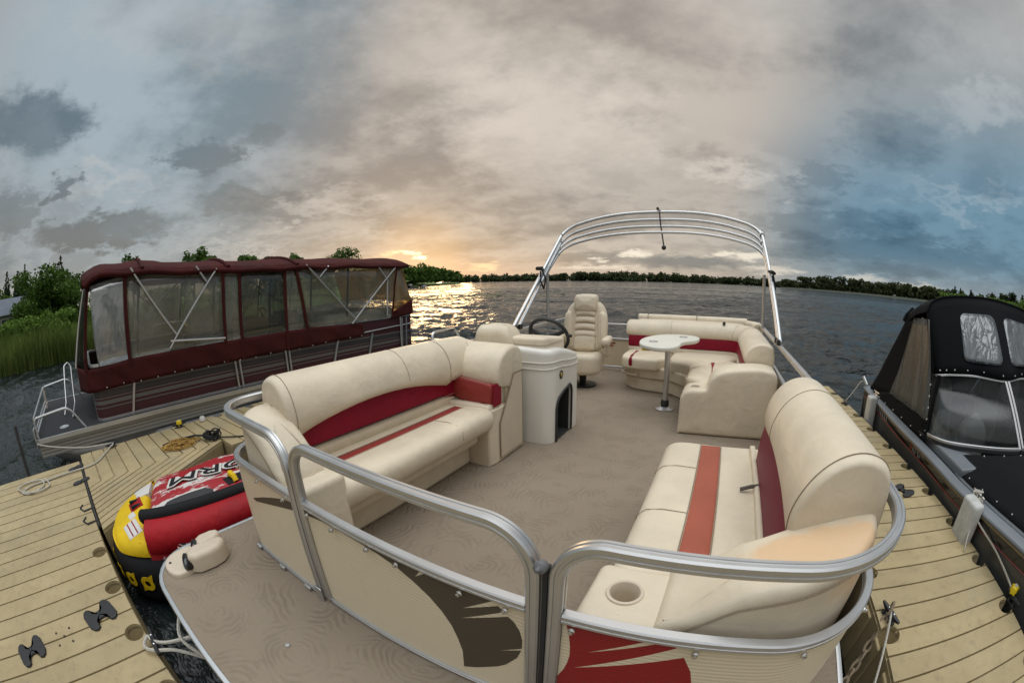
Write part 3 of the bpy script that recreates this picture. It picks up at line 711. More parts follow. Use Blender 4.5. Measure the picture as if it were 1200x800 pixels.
def blades(azr, rr, n, h, name, label):
    mb = MB()
    for _ in range(n):
        az = rnd.uniform(*azr); t = min(11, max(0, 0))
        # shoreline radius at this bearing
        rb = 25
        for (a0, r0), (a1, r1) in zip([(-150, 32), (-125, 26)]+bank, bank[0:0]+[(-125, 26)]+bank):
            if a0 <= az <= a1: rb = r0+(r1-r0)*(az-a0)/(a1-a0)
        r = rb+rnd.uniform(*rr); x, y = pol(az, r); hh = h*rnd.uniform(.45, 1.1)*(.85+.3*sin(x*.9)*sin(y*.7))*(1 if rnd.random() < .92 else 1.3)
        wv = .012+.0005*r; a = rnd.uniform(0, pi); dx, dy = wv*cos(a), wv*sin(a); lx, ly = rnd.gauss(.06, .2)*hh, rnd.gauss(0, .2)*hh
        o = len(mb.v); z = WATER-.1
        mb.v += [(x-dx, y-dy, z), (x+dx, y+dy, z), (x+lx*.4+dx*.7, y+ly*.4+dy*.7, z+hh*.6), (x+lx*.4-dx*.7, y+ly*.4-dy*.7, z+hh*.6), (x+lx, y+ly, z+hh)]
        mb.f += [(o, o+1, o+2, o+3), (o+3, o+2, o+4)]
    tag(mb.build(name, M['reed'], smooth=0), label, 'reeds', kind='stuff')
blades((-112, -66), (-1.6, 3.0), 15000, 1.9, 'reeds', 'dense green reeds along the water edge on the left shore')
# near left shore
def T(az, r, el, w, label, m='leaf', kind='round', name='tree', n=900, group='trees and bushes on the left bank', size=None, seed=0):
    x, y = pol(az, r); top = H_EYE+r*math.tan(radians(el)); z0 = WATER+min(2.2, .6+max(0, r-30)*.03)
    return tree(name, x, y, z0, top-z0, w, label, group, M[m], n, kind, size, seed)
T(-96.5, 36, 6.0, 7.0, 'large rounded dark green bush at the shore left of the maroon boat', kind='bush', name='large_bush', n=14000, size=.16)
T(-92.2, 38, 5.3, 4.5, 'upright leafy bush between the large round bush and the maroon canopy', kind='bush', name='bush', n=7000, size=.15, seed=3)
T(-102.8, 33, .9, 3.4, 'low light green bush at the left edge below the house', m='leaf_light', kind='bush', name='bush', n=2600, size=.13, seed=5)
T(-99.2, 31.0, 1.6, 3.2, 'low light green bush in front of the large round bush', m='leaf_light', kind='bush', name='bush', n=2600, size=.12, seed=8)
T(-94.4, 31.0, 1.2, 4.0, 'low shrub just above the reeds beside the boat enclosure', m='leaf_light', kind='bush', name='bush', n=2600, size=.12, seed=9)
T(-104.6, 60, 5.4, 7.0, 'dark tree behind the slate roofed house', m='leaf', n=2400, size=.3, seed=1)
for i, (az, el) in enumerate(((-102.4, 6.1), (-100.6, 6.0), (-99.4, 6.6))):
    T(az, 75, el, 3.6, ('leftmost', 'middle', 'rightmost and tallest')[i]+' of three small dark conifers over the house and bush', m='leaf_dark', kind='cone', name='conifer', n=1500, size=.3, group='conifers above the left bushes', seed=i)
T(-93.6, 60, 7.0, 5, 'dark conifer with ragged tip behind the upright bush', m='leaf_dark', kind='cone', name='conifer', n=1700, size=.3, group='conifers above the left bushes', seed=11)
specs = [(-82, 55, 7.3, 4.8, 'first from the front, a wide flat tuft'), (-72.9, 62, 6.9, 4.6, 'second from the front, a lopsided clump'), (-70.2, 60, 6.3, 4.2, 'close behind the lopsided clump'), (-65.2, 66, 5.7, 4.6, 'fourth from the front, low and round'),
         (-61.8, 72, 5.25, 4, 'small one over the middle of the canopy'), (-58.0, 84, 5.4, 5, 'second from the stern'), (-51.8, 95, 5.7, 8.5, 'nearest the stern, large and dark')]
for i, (az, r, el, w_, s) in enumerate(specs):
    T(az, r, el-.22, w_, 'tree whose top shows over the maroon canopy, '+s, n=2600, size=.26, group='trees showing over the maroon canopy', seed=20+i)
for i, (az, r, el, w_) in enumerate(((-86, 42, 3.2, 5), (-77, 42, 2.6, 5.5), (-67.5, 48, 2.8, 6), (-60, 55, 2.6, 6), (-55, 70, 2.8, 8), (-49.5, 110, 3.0, 11))):
    T(az, r, el, w_, 'bush on the bank seen blurred through the boat windows, '+('first', 'second', 'third', 'fourth', 'fifth', 'sixth')[i]+' from the bow', m='leaf_light', kind='bush', name='bush', n=2200, size=.22, group='bushes behind the maroon boat', seed=40+i)
# the house at the left edge
hx, hy = pol(-103.6, 40); hr = empty('house', (hx, hy, WATER+1.5), 'small grey house with slate roof half hidden by bushes at the left edge', 'house')
X = Matrix.Translation((hx, hy, WATER+1.5)) @ Matrix.Rotation(radians(18), 4, 'Z')
MB().box(-3.5, 3.5, -4.5, 4.5, -1.5, 1.5, X).build('wall', M['house_wall'], hr, smooth=0)
rf = MB(); rf.add([(-4, -5, 1.4), (4, -5, 1.4), (0, -5, 2.75), (-4, 5, 1.4), (4, 5, 1.4), (0, 5, 2.75)], [(0, 1, 2), (3, 5, 4), (0, 3, 4, 1), (1, 4, 5, 2), (0, 2, 5, 3)], X); rf.build('roof', M['roof'], hr, smooth=0)
for yy in (-2.4, .4, 3.0):
    wf = MB().box(3.5, 3.58, yy-.7, yy+.7, .1, 1.2, X).build('window', M['tube_white'], hr, smooth=0)
    MB().box(3.575, 3.60, yy-.6, yy+.6, .2, 1.1, X).build('pane', M['pane'], wf, smooth=0)
adopt(hr)
# the spit under the sun
k = 0
for az, r, el, w_ in [(-45.6, 185, 2.9, 11), (-44.3, 190, 3.05, 12), (-42.9, 196, 2.75, 11), (-41.6, 205, 2.7, 12), (-40.4, 215, 2.65, 11), (-39.3, 225, 2.4, 11), (-38.2, 235, 2.2, 10), (-37.3, 250, 1.9, 10), (-36.5, 262, 1.6, 9), (-35.8, 280, 1.25, 9)]:
    words = ('nearest the canopy', 'second from the canopy', 'third from the canopy', 'fourth from the canopy', 'fifth, under the glow', 'sixth, sloping down', 'seventh, sloping down', 'eighth, near the tip', 'ninth, near the tip', 'last one at the tip')[k]
    T(az, r, el, w_, 'leafy tree on the spit below the setting sun, '+words, m='leaf', kind='bush', n=1300, size=.7, group='trees on the spit below the sun', seed=60+k); k += 1
for i, (az, r, colr, lab) in enumerate(((-44.9, 176, 'tube_white', 'tiny white boat ashore under the spit trees'), (-44.0, 180, 'gunwale_grey', 'tiny grey boat on the spit shore'), (-42.3, 188, 'hull_black', 'tiny dark boat at the spit waterline'), (-40.6, 205, 'tube_white', 'tiny pale boat farther along the spit'))):
    x, y = pol(az, r-4); t = empty('moored_boat', (x, y, WATER), lab, 'boat', 'small boats along the spit')
    hb = MB(); o = [(-2.6, 0), (-2.4, -1), (1.2, -1), (3, 0), (1.2, 1), (-2.4, 1)]; hb.prism(o, -.2, .75, Matrix.Translation((x, y, WATER)) @ Matrix.Rotation(.9*i, 4, 'Z')); hb.build('hull', M[colr], t)
    MB().box(-1.6, .4, -.7, .7, .7, 1.5, Matrix.Translation((x, y, WATER)) @ Matrix.Rotation(.9*i, 4, 'Z')).build('cabin', M['pane' if i % 2 else 'tube_white'], t, bevel=.1)
    adopt(t)
# far shore: one continuous wood, too far to count
def wood(name, label, keys, n, depth, size, m):
    """keys: (azimuth, distance, top elevation deg)"""
    rnd = random.Random(len(name)); mb = MB(); lobes = []
    for (a0, r0, e0), (a1, r1, e1) in zip(keys, keys[1:]):
        L_ = abs(radians(a1-a0))*(r0+r1)/2; cnt = max(2, int(L_/(size*5)))
        for i in range(cnt):
            for dd in (0, 1, 2):
                t = (i+rnd.random())/cnt; az = a0+(a1-a0)*t; r = r0+(r1-r0)*t+depth*dd/2
                e = (e0+(e1-e0)*t); h = (H_EYE-WATER+r*math.tan(radians(e)))*rnd.uniform(.62, 1.04)
                x, y = pol(az, r); wr = size*rnd.uniform(2.2, 4.2)
                lobes.append((x, y, WATER+h*.5, wr, wr, h*.52))
    leaf_cloud(mb, lobes, n, size, rnd)
    return tag(mb.build(name, m, smooth=0), label, 'wood', kind='stuff')
wood('far_wood', 'dark line of woods across the lake behind the boat', [(-36.6, 620, .8), (-33, 640, .85), (-28, 640, 1.0), (-24, 640, .82), (-18, 640, 1.12), (-12.5, 620, 1.2), (-6, 640, 1.05), (0, 640, .9), (5, 620, .95), (8, 600, .8), (11, 560, .7)], 26000, 20, 1.9, M['leaf_far'])
wood('far_wood', 'hazy lower woods closing the bay at the far right', [(9, 560, .9), (20, 560, 1.2), (32, 560, 1.5), (40, 520, 1.6), (50, 500, 1.9), (60, 480, 2.2)], 16000, 20, 1.9, M['leaf_far'])
# the far land under those woods
mb = MB(); keys = [(-38, 615), (-20, 630), (0, 630), (9, 560), (10.5, 352), (22, 330), (30, 270), (45, 215), (75, 190), (100, 180)]
for az, r in keys:
    r += 22
    for off, z in ((0, -.3), (12, .15), (60, .5), (900, 2)): x, y = pol(az, r+off); mb.v.append((x, y, WATER+z))
for i in range(len(keys)-1):
    for j in range(3): mb.f.append((i*4+j, i*4+j+1, (i+1)*4+j+1, (i+1)*4+j))
tag(mb.build('far_shore', mat('far_shore_soil', (.022, .030, .014), 1.), smooth=60), 'low green land along the far shore', None, kind='structure')
# headland at right: trees one can tell apart
hd = [(10.2, 365, .95, 16), (12.6, 352, 1.55, 22), (15.2, 350, 1.85, 24), (17.6, 345, 1.9, 24), (20.0, 340, 1.8, 22), (22.2, 335, 1.5, 20), (24.0, 310, 1.55, 17), (25.8, 300, 1.8, 18), (27.6, 290, 1.75, 17), (29.2, 280, 1.35, 12), (30.6, 262, 1.75, 14), (32.0, 258, 1.7, 12)]
hw = ['small tree at the outer tip', 'broad tree next to the tip', 'high domed tree', 'highest rounded tree', 'broad dark tree past the highest one', 'lower tree before the dip', 'tree after the dip', 'rounded tree left of the tall lobed one', 'tall lobed tree', 'short tree in the notch', 'wide round tree above the black canopy', 'last round tree above the black canopy']
for i, (az, r, el, w_) in enumerate(hd):
    T(az, r, el, w_*.82, 'dark headland tree beyond the water at right, '+hw[i], m='leaf_far', kind='bush', n=1000, size=1.05, group='trees on the right headland', seed=90+i)
hs = [(34, 240, 1.1), (36, 236, 1.25), (38, 232, 1.0), (40, 228, 1.35), (42, 224, 1.3), (44.5, 220, 1.25), (47, 215, 1.5), (50, 210, 1.3)]
hn = ('first', 'second', 'third', 'fourth', 'fifth', 'sixth', 'seventh', 'last')
for i, (az, r, el) in enumerate(hs):
    T(az, r, el, 12, 'sunlit green bush above the black boat canopy, '+hn[i]+' from the left', m='leaf_light', kind='bush', name='bush', n=900, size=.6, group='green bushes above the black canopy', seed=120+i)
for i, (az, r, el, kd) in enumerate([(35.4, 300, 1.9, 'cone'), (36.3, 300, 1.7, 'cone'), (38.0, 290, 1.75, 'cone'), (41.5, 280, 1.7, 'cone'), (43.2, 270, 2.1, 'round'), (44.8, 270, 2.2, 'round'), (46.6, 265, 2.0, 'cone'), (48.5, 260, 2.2, 'round')]):
    T(az, r, el, 5 if kd == 'cone' else 9, 'dark '+('pointed' if kd == 'cone' else 'ragged')+' treetop behind the green bushes at far right, '+hn[i]+' from the left', m='leaf_dark', kind=kd, name='conifer' if kd == 'cone' else 'tree', n=700, size=.8, group='treetops at the far right', seed=140+i)
tag(tree('small_tree', *pol(-12.8, 560), WATER, 0, 0, '', None, M['leaf_far'], n=1) if False else T(-12.8, 470, .35, 26, 'small dark wooded islet low on the water beyond the folded awning frame', m='leaf_dark', kind='bush', n=1200, size=1.4, name='islet_tree', group=None, seed=7), None, None)
# lily pads
mb = MB(); rnd = random.Random(12)
for _ in range(900):
    az = rnd.uniform(-46, -21); r = rnd.gauss(56, 5)+max(0, -35-az)*.4; x, y = pol(az, r)
    if rnd.random() > .35+.65*(az < -30): continue
    q = rnd.uniform(.12, .3); o = len(mb.v)
    mb.v += [(x+q*cos(a*pi/3), y+q*sin(a*pi/3), WATER+.03+.03*rnd.random()) for a in range(6)]; mb.f.append(tuple(range(o, o+6)))
tag(mb.build('lily_pads', M['lily'], smooth=0), 'scattered lily pads floating on the lake beyond the boat', 'lily pads', kind='stuff')
# ---------------------------------------------------------------- floating docks (dock frame turned 3.2 degrees)
DZ_ = -.30; DA = radians(3.2); DX_ = Matrix.Rotation(DA, 4, 'Z')
def DW(x, y, z=DZ_): v = DX_ @ Vector((x, y, z)); return (v.x, v.y, v.z)
def dock(label, planks, body, pockets, name='dock_section'):
    c = DW(sum(p[0] for p in body)/len(body), sum(p[1] for p in body)/len(body))
    root = empty(name, c, label, 'dock', 'tan floating dock sections')
    top = MB(); g = .006
    for p in planks:
        q = inset(p, .0075); top.prism(q, DZ_-.035, DZ_, DX_)
    t = top.build('deck', M['dock'], root, smooth=0, bevel=0)
    b = MB(); b.prism(inset(body, .004), DZ_-.44, DZ_-.022, DX_); bo = b.build('float_body', M['dock'], root, smooth=0)
    if pockets:
        for tgt in (t, bo):
            cu = MB()
            for i, (x, y) in enumerate(pockets):
                cu.lathe([(.035, -.20), (.062, -.13), (.074, -.02), (.076, .05+.0001*i)], (x, y, DZ_), 20, DX_)
            cc = cu.build('cutter', M['dock'], None, smooth=0); boolean(tgt, cc)
    md = t.modifiers.new('bevel', 'BEVEL'); md.width = .006; md.segments = 2; md.limit_method = 'ANGLE'; md.angle_limit = radians(50)
    md = bo.modifiers.new('bevel', 'BEVEL'); md.width = .01; md.segments = 2; md.limit_method = 'ANGLE'; md.angle_limit = radians(50)
    return root
def edge_scallops(mb): pass
# main walkway: planks run along Y
WY = -.14
pl = []; x = -5.35; cuts = []
while x < 4.2: pl.append([(x, -2.35), (x+.19, -2.35), (x+.19, WY), (x, WY)]); x += .19
walk = dock('wide tan plastic walkway at the lower left, planks running away from the camera', pl, [(-5.35, -2.35), (4.21, -2.35), (4.21, WY), (-5.35, WY)], [(-3.10+.50*i+(.0), WY-.075) for i in range(0, 5)]+[(-.55, WY-.075), (.0, WY-.075)])
# right finger: planks run along X
pl = []; y = WY+.03
FR0, FR1 = 1.345, 2.56
while y < 6.75: pl.append([(FR0, y), (FR1, y), (FR1, y+.19), (FR0, y+.19)]); y += .19
fing = dock('narrow tan finger dock between the big pontoon boat and the black boat', pl, [(FR0, WY+.03), (FR1, WY+.03), (FR1, y), (FR0, y)],
     [(FR1-.055, 1.87+.57*i) for i in range(-2, 9)]+[(FR0+.055, 1.97-.585*i) for i in range(-3, 3)]+[(1.7, 6.72), (2.2, 6.72)])
# left finger with its slanted corner
FL0, FL1 = -5.58, -4.20
pl = []; bx = -4.50; sl_ = .57
def endp(y): return (bx+(y-WY-.03)*sl_, WY+.03)
y = WY+.03
ys = []
while y < 1.72: ys.append(y); y += .19
for a, b in zip(ys, ys[1:]+[ys[-1]+.19]):
    ea, eb = endp(a), endp(b)
    p = [(FL0, a), (bx, a), ea, eb, (bx, b), (FL0, b)] if a > WY+.04 else [(FL0, a), ea, eb, (bx, b), (FL0, b)]
    pl.append(p)
yt = ys[-1]+.19; y = yt
corner = dock('tan corner dock piece with slanting planks beside the towable tube', pl, [(FL0, WY+.03), endp(yt), (bx, yt), (FL0, yt)], [])
pl = []
while y < 6.6: pl.append([(FL0, y+.003), (FL1-.05, y+.003), (FL1-.05, y+.193), (FL0, y+.193)]); y += .19
fl2 = dock('tan finger dock along the maroon boat, carrying the coiled rope', pl, [(FL0, yt+.003), (FL1-.05, yt+.003), (FL1-.05, y), (FL0, y)], [(FL0+.06, 2.2+.57*i) for i in range(7)]+[(FL1-.11, 2.2+.57*i) for i in range(7)])
# ribs moulded down the floats' sides
for root, seg in ((fl2, [(FL1-.05, yt+.2+.28*i) for i in range(16)]), (fing, [(FR0, .2+.28*i) for i in range(22)])):
    for i, (x, y) in enumerate(seg): mb = MB(); mb.box(x-.012, x+.012, y, y+.12, DZ_-.42, DZ_-.05, DX_); mb.build('side_rib', M['dock'], root, smooth=0, bevel=.01)
# black dog-bone couplers and connector plates
def coupler(root, x, y, rot, s=1., style='bow', label=None):
    X = DX_ @ Matrix.Translation((x, y, DZ_+.002)) @ Matrix.Rotation(rot, 4, 'Z') @ Matrix.Diagonal((s, s, 1, 1))
    if style == 'bow':
        o = [(.09*cos(a)*(1)+(.0), .0) for a in ()]
        pts = []
        for k in range(24):
            a = 2*pi*k/24; r = .055+.075*abs(cos(a))**1.4; pts.append((r*cos(a)*1.05, r*sin(a)*.62 if abs(cos(a)) > .25 else r*sin(a)*.42))
    else:
        pts = [(-.10, -.115), (-.06, -.135), (.06, -.135), (.10, -.115), (.115, -.085), (.10, -.055), (.045, -.045), (.038, 0), (.045, .045), (.10, .055), (.115, .085), (.10, .115), (.06, .135), (-.06, .135), (-.10, .115), (-.115, .085), (-.10, .055), (-.045, .045), (-.038, 0), (-.045, -.045), (-.10, -.055), (-.115, -.085)]
    mb = MB(); mb.slab(pts, 0, .014, .006, n=2, X=X, k=3)
    for q in ((0, .0),): mb.lathe([(.012, .013), (.012, .019), (.004, .021)], (q[0], q[1], 0), 10, X)
    return mb.build('coupler', M['rubber'], root, label=label)
def inv(x, y): v = DX_.inverted() @ Vector((x, y, 0)); return v.x, v.y
coupler(walk, *inv(-2.34, -.54), .25, .98, 'H'); coupler(walk, *inv(-2.22, -1.24), .25, .98, 'H')
coupler(walk, *inv(-5.10, -.50), pi/2+.3, .95); coupler(walk, *inv(-4.62, -.44), pi/2+.3, .95)
coupler(fing, *inv(2.02, 3.17), .5, .85, 'H')
for hx_, hy_ in ((-2.27, -.90), (-2.33, -.84), (-2.20, -.83), (-2.32, -.97), (-2.20, -.96)):
    mb = MB(); mb.lathe([(.010, .0), (.010, .0015), (0, .0016)], (hx_, hy_, DZ_+.001), 8); mb.build('bolt_hole', M['dark_hole'], walk)
# black seams and hooks where the corner piece joins the walkway
for x in (-3.9, -3.62):
    mb = MB(); mb.tube([DW(x, WY+.03, DZ_+.004), DW(x+.02, WY-.10, DZ_+.004), DW(x-.07, WY-.14, DZ_+.004), DW(x-.13, WY-.10, DZ_+.004)], .009, 6); mb.build('joint_hook', M['rubber'], corner)
mb = MB(); mb.tube([DW(-5.3, WY+.015, DZ_-.004), DW(-3.5, WY+.015, DZ_-.004)], .014, 6); mb.build('joint_seal', M['rubber'], corner)
# cleats
def cleat(root, x, y, z, rot, s=1., m='black', w=True):
    X = Matrix.Translation((x, y, z)) @ Matrix.Rotation(rot, 4, 'Z') @ Matrix.Scale(s, 4)
    mb = MB(); mb.tube([(-.11, 0, .046), (-.07, 0, .041), (0, 0, .038), (.07, 0, .041), (.11, 0, .046)], [.008, .015, .019, .015, .008], 8, X=X)
    for q in (-.035, .035): mb.lathe([(.024, 0), (.015, .012), (.013, .035)], (q, 0, 0), 10, X)
    mb.slab(rrect(-.075, .075, -.022, .022, .02, 3), 0, .008, .004, n=2, X=X, k=2)
    o = mb.build('cleat', M[m], root)
    if w:
        for q in (-.035, .035): b = MB(); b.lathe([(.007, .054), (.007, .058), (.002, .06)], (q, 0, 0), 8, X); b.build('bolt', M['chrome'], o)
    return o
cleat(walk, -1.90, -.225, DZ_, -.12, 1.05); cleat(fing, 1.335, 1.60, DZ_, pi/2+.30); cleat(fing, 2.50, 1.45, DZ_, pi/2+.1)
cleat(fing, 2.16, 5.95, DZ_, pi/2); cleat(fl2, -5.56, 1.22, DZ_, pi/2); cleat(corner, -5.50, .12, DZ_, pi/2+.4)
for r_ in (walk, fing, corner, fl2): adopt(r_)
# steel post at the walkway's end
ps = MB(); ps.lathe([(.028, -3), (.028, .52), (.022, .535), (0, .54)], (-5.52, -1.36, DZ_), 14)
tag(ps.build('mooring_post', M['pile']), 'dark steel post standing in the water at the left end of the walkway', 'post')

# ---------------------------------------------------------------- ropes
def rope(name, pts, r, m, label, cat='rope', n=6, res=6):
    # two laid strands read as a twisted line
    P = [Vector(p) for p in catmull(pts, res)]
    mb = MB(); mb.tube([tuple(p) for p in P], r, n)
    return tag(mb.build(name, M[m], None), label, cat)
rope('mooring_rope', [(-1.72, .16, -.10), (-1.70, .06, -.16), (-1.76, -.06, -.20), (-1.83, -.16, -.235), (-1.90, -.225, -.255), (-1.96, -.25, -.262), (-1.90, -.30, -.268), (-1.84, -.25, -.265), (-1.78, -.12, -.27), (-1.68, .02, -.32), (-1.62, .06, -.36), (-1.64, .02, -.28), (-1.74, -.05, -.18), (-1.86, .02, -.14)], .011, 'rope_white', 'pale rope knotted between the bow pontoon and the walkway cleat')
rope('mooring_rope', [(-5.86, -1.12, -.12), (-5.75, -.85, -.17), (-5.62, -.35, -.24), (-5.53, .06, -.25), (-5.50, .14, -.255), (-5.44, .10, -.262), (-5.30, -.02, -.285), (-5.10, -.14, -.287), (-5.0, -.32, -.287), (-4.98, -.66, -.287), (-4.93, -.98, -.287), (-4.90, -1.20, -.285), (-4.78, -1.36, -.287), (-4.68, -1.22, -.287), (-4.78, -1.02, -.284), (-4.98, -1.06, -.280), (-5.02, -1.30, -.283), (-4.88, -1.44, -.278), (-4.66, -1.18, -.276), (-4.74, -.92, -.284), (-5.0, -1.0, -.276)], .010, 'rope_white', 'long white rope from the maroon boat ending in a loose figure on the walkway')
# chain-like old rope hanging at the right cleat
mb = MB(); A_, B_ = Vector((1.33, 1.62, -.245)), Vector((1.10, 1.30, -.50))
for i in range(8):
    t = i/7.; c = A_.lerp(B_, t)+Vector((0, 0, -.05*sin(pi*t))); d = (B_-A_).normalized(); s = Vector((0, 0, 1)).cross(d).normalized() if i % 2 else d.cross(Vector((1, 0, 0))).normalized()
    mb.tube([tuple(c+d*.038*cos(a)+s*.020*sin(a)) for a in [2*pi*k/12 for k in range(12)]], .010, 6, closed=True)
tag(mb.build('chain_rope', M['rope_old'], None), 'weathered rope chain hanging from the black cleat at the boat corner', 'rope')
rope('mooring_rope', [(1.335, 1.60, -.25), (1.20, 1.12, -.38), (1.05, .62, -.52)], .0085, 'rope_white', 'taut white line running down from the corner cleat to the bottom edge')
# rope coil and strap on the left finger
rnd = random.Random(4); pts = []
for i in range(190):
    a = i*.62; q = .6+.4*sin(i*.37)
    pts.append((-4.84+.17*q*cos(a)*rnd.uniform(.6, 1.25)+.02*sin(i*.21), 1.02+.26*q*sin(a)*rnd.uniform(.6, 1.2)+.03*cos(i*.13), DZ_+.012+.05*rnd.random()*(1.3-q)))
rope('rope_coil', pts, .0065, 'rope_orange', 'orange and yellow tow rope coiled on the finger dock above the tube', n=5, res=3)
pts = []
for i in range(70):
    a = i*.7; pts.append((-4.72+.09*cos(a)*(.5+rnd.random()*.6), 1.45+.12*sin(a)*(.5+rnd.random()*.6), DZ_+.015+.09*rnd.random()))
pts += [(-4.60, 1.6, DZ_+.02), (-4.45, 1.85, DZ_+.01), (-4.3, 2.2, DZ_+.01)]
rope('strap_bundle', pts, .009, 'strap_black', 'tangled bundle of black strap beside the orange rope coil', 'strap', n=5, res=3)
mb = MB(); mb.tube([(-4.95, .80, DZ_+.02), (-4.98, 1.0, DZ_+.03), (-4.86, 1.25, DZ_+.06), (-4.74, 1.40, DZ_+.05)], .012, 6)
tag(mb.build('black_hose', M['strap_black'], None), 'black line lying along the back of the orange rope coil', 'line')
def yellow_knob(x, y, z, lab):
    r = empty('cleat_cover', (x, y, z), lab, 'marker')
    mb = MB(); mb.slab([(.045*cos(a)*(1 if k % 2 else .7), .045*sin(a)*(1 if k % 2 else .7)) for k, a in enumerate([2*pi*k/10 for k in range(10)])], 0, .05, .015, n=3, X=Matrix.Translation((x, y, z)), k=3)
    mb.build('cap', M['yellow_tag'], r)
    MB().lathe([(.02, .049), (.02, .054), (.0, .056)], (x, y, z), 12).build('centre', M['rope_white'], r); adopt(r)
yellow_knob(-5.52, 1.22, -.245, 'yellow cap on the black cleat beside the maroon boat')
yellow_knob(2.50, 1.49, -.245, 'yellow tag on the cleat at the black boat near the right edge')
MB().lathe([(.035, 0), (.04, .02), (.04, .06), (.03, .075), (.012, .078), (.012, .09), (0, .092)], (-5.54, 1.58, DZ_), 14)
mb = MB().lathe([(.03, 0), (.045, .01), (.045, .05), (.03, .07), (.0, .072)], (-5.54, 1.60, DZ_), 14); tag(mb.build('white_roller', M['tube_white']), 'small white roller fixture on the outer edge of the left finger dock', 'fitting')

# ---------------------------------------------------------------- towable tube
tb = empty('towable_tube', (-3.05, .7, WATER), 'inflatable red, yellow and black towable tube floating beside the dock', 'towable tube')
cx_, cy_ = -3.17, .84
def oval(rx, ry, n=48, e=2.5):
    return [(cx_+rx*math.copysign(abs(cos(a))**(2/e), cos(a)), cy_+ry*math.copysign(abs(sin(a))**(2/e), sin(a))) for a in [2*pi*k/n for k in range(n)]]
mb = MB(); mb.slab(oval(.62, 1.10), WATER-.06, -.27, .17, .17, n=6); mb.build('outer_ring', M['tube_black'], tb)
def ztop(x, y):
    u, v = (x-cx_)/.57, (y-cy_)/1.06; return -.155+.075*(1-min(1, abs(u)**3+abs(v)**4*.9))+.012*sin(x*9+y*3)*sin(y*7)-.13*max(0, (.42-y)/.7)**1.2
# cover made of the yellow nose and the printed red body, split along a slanting seam
full = oval(.565, 1.05, 72)
def clip(poly, keep):
    out = []; m = len(poly)
    for i in range(m):
        a, b = poly[i], poly[(i+1) % m]; ka, kb = keep(a), keep(b)
        if ka >= 0: out.append(a)
        if ka*kb < 0: t = ka/(ka-kb); out.append((a[0]+(b[0]-a[0])*t, a[1]+(b[1]-a[1])*t))
    return out
seamf = lambda p: (.21-.40*(p[0]+3.15)) - p[1]
nose = clip(full, seamf); body = clip(full, lambda p: -seamf(p))
def dense(o, d=.05):
    r = []
    for i, a in enumerate(o):
        b = o[(i+1) % len(o)]; k = max(1, int(hypot(b[0]-a[0], b[1]-a[1])/d))
        r += [(a[0]+(b[0]-a[0])*j/k, a[1]+(b[1]-a[1])*j/k) for j in range(k)]
    return r
mb = MB(); mb.slab(dense(nose), -.29, ztop, .07, n=4, k=8); mb.build('nose_cover', M['tube_yellow'], tb)
mb = MB(); mb.slab(dense(body), -.34, ztop, .07, n=4, k=8); mb.build('body_cover', M['tube_print'], tb)
# padded bolster along the near side
bp = [(-2.84, .10), (-2.77, .26), (-2.71, .6), (-2.69, 1.0), (-2.70, 1.4)]
mb = MB(); mb.tube(catmull([(x, y, -.20) for x, y in bp], 5), [.09]+[.135]*(len(catmull(bp, 5))-2)+[.10], 16); mb.build('bolster', M['tube_red'], tb)
mb = MB(); P3 = catmull([(x-.09, y, -.075) for x, y in bp], 5); mb.tube(P3, [.035]+[.055]*(len(P3)-1), 12); mb.build('bolster_piping', M['tube_black'], tb)
# black grip pad, handles, labels
def sheet(name, outl, z, m, par, dz=.006, lab=None):
    o = dense(outl, .04); mb = MB(); mb.slab(o, z-.05 if not callable(z) else -.30, (lambda x, y: ztop(x, y)+dz) if callable(z) else z+dz, .004, n=1, k=4); return mb.build(name, M[m], par, label=lab)
sheet('grip_pad', [(-2.84, .27), (-2.80, .78), (-2.98, .80), (-3.03, .75), (-3.03, .38), (-2.98, .30)], ztop, 'rubber', tb, .012)
sheet('label_patch', [(-3.12, -.08), (-2.90, -.06), (-2.90, .08), (-3.12, .06)], ztop, 'tube_white', tb)
sheet('label_patch', [(-3.22, .0), (-3.14, .01), (-3.14, .08), (-3.23, .07)], ztop, 'tube_white', tb, .005)
sheet('label_patch', [(-3.56, .15), (-3.36, .15), (-3.33, .28), (-3.55, .36)], ztop, 'tube_white', tb, .005)
for y_ in (.02, .07): sheet('label_line', [(-3.11, y_-.06), (-2.905, y_-.045), (-2.905, y_-.033), (-3.11, y_-.048)], ztop, 'tube_red', tb, .010)
sheet('handle_patch', [(-3.36, .05), (-3.22, .05), (-3.22, .18), (-3.36, .18)], ztop, 'tube_red', tb, .01)
mb = MB()
for xx in (-3.335, -3.245):
    mb = MB(); mb.slab(rrect(xx-.016, xx+.016, .065, .165, .01, 2), -.20, ztop(xx, .12)+.020, .006, n=2, k=2); mb.build('handle_strap', M['tube_black'], tb)
for y_ in (1.02, 1.18, 1.36):
    mb = MB(); mb.tube([(-3.09, y_, ztop(-3.09, y_)), (-3.06, y_, ztop(-3.06, y_)+.03), (-2.98, y_, ztop(-2.98, y_)+.03), (-2.95, y_, ztop(-2.95, y_))], .024, 8); mb.build('grab_handle', M['tube_yellow'], tb)
mb = MB()
sheet('handle_backing', [(-3.08, .94), (-2.94, .94), (-2.94, 1.5), (-3.08, 1.5)], ztop, 'tube_black', tb, .005)
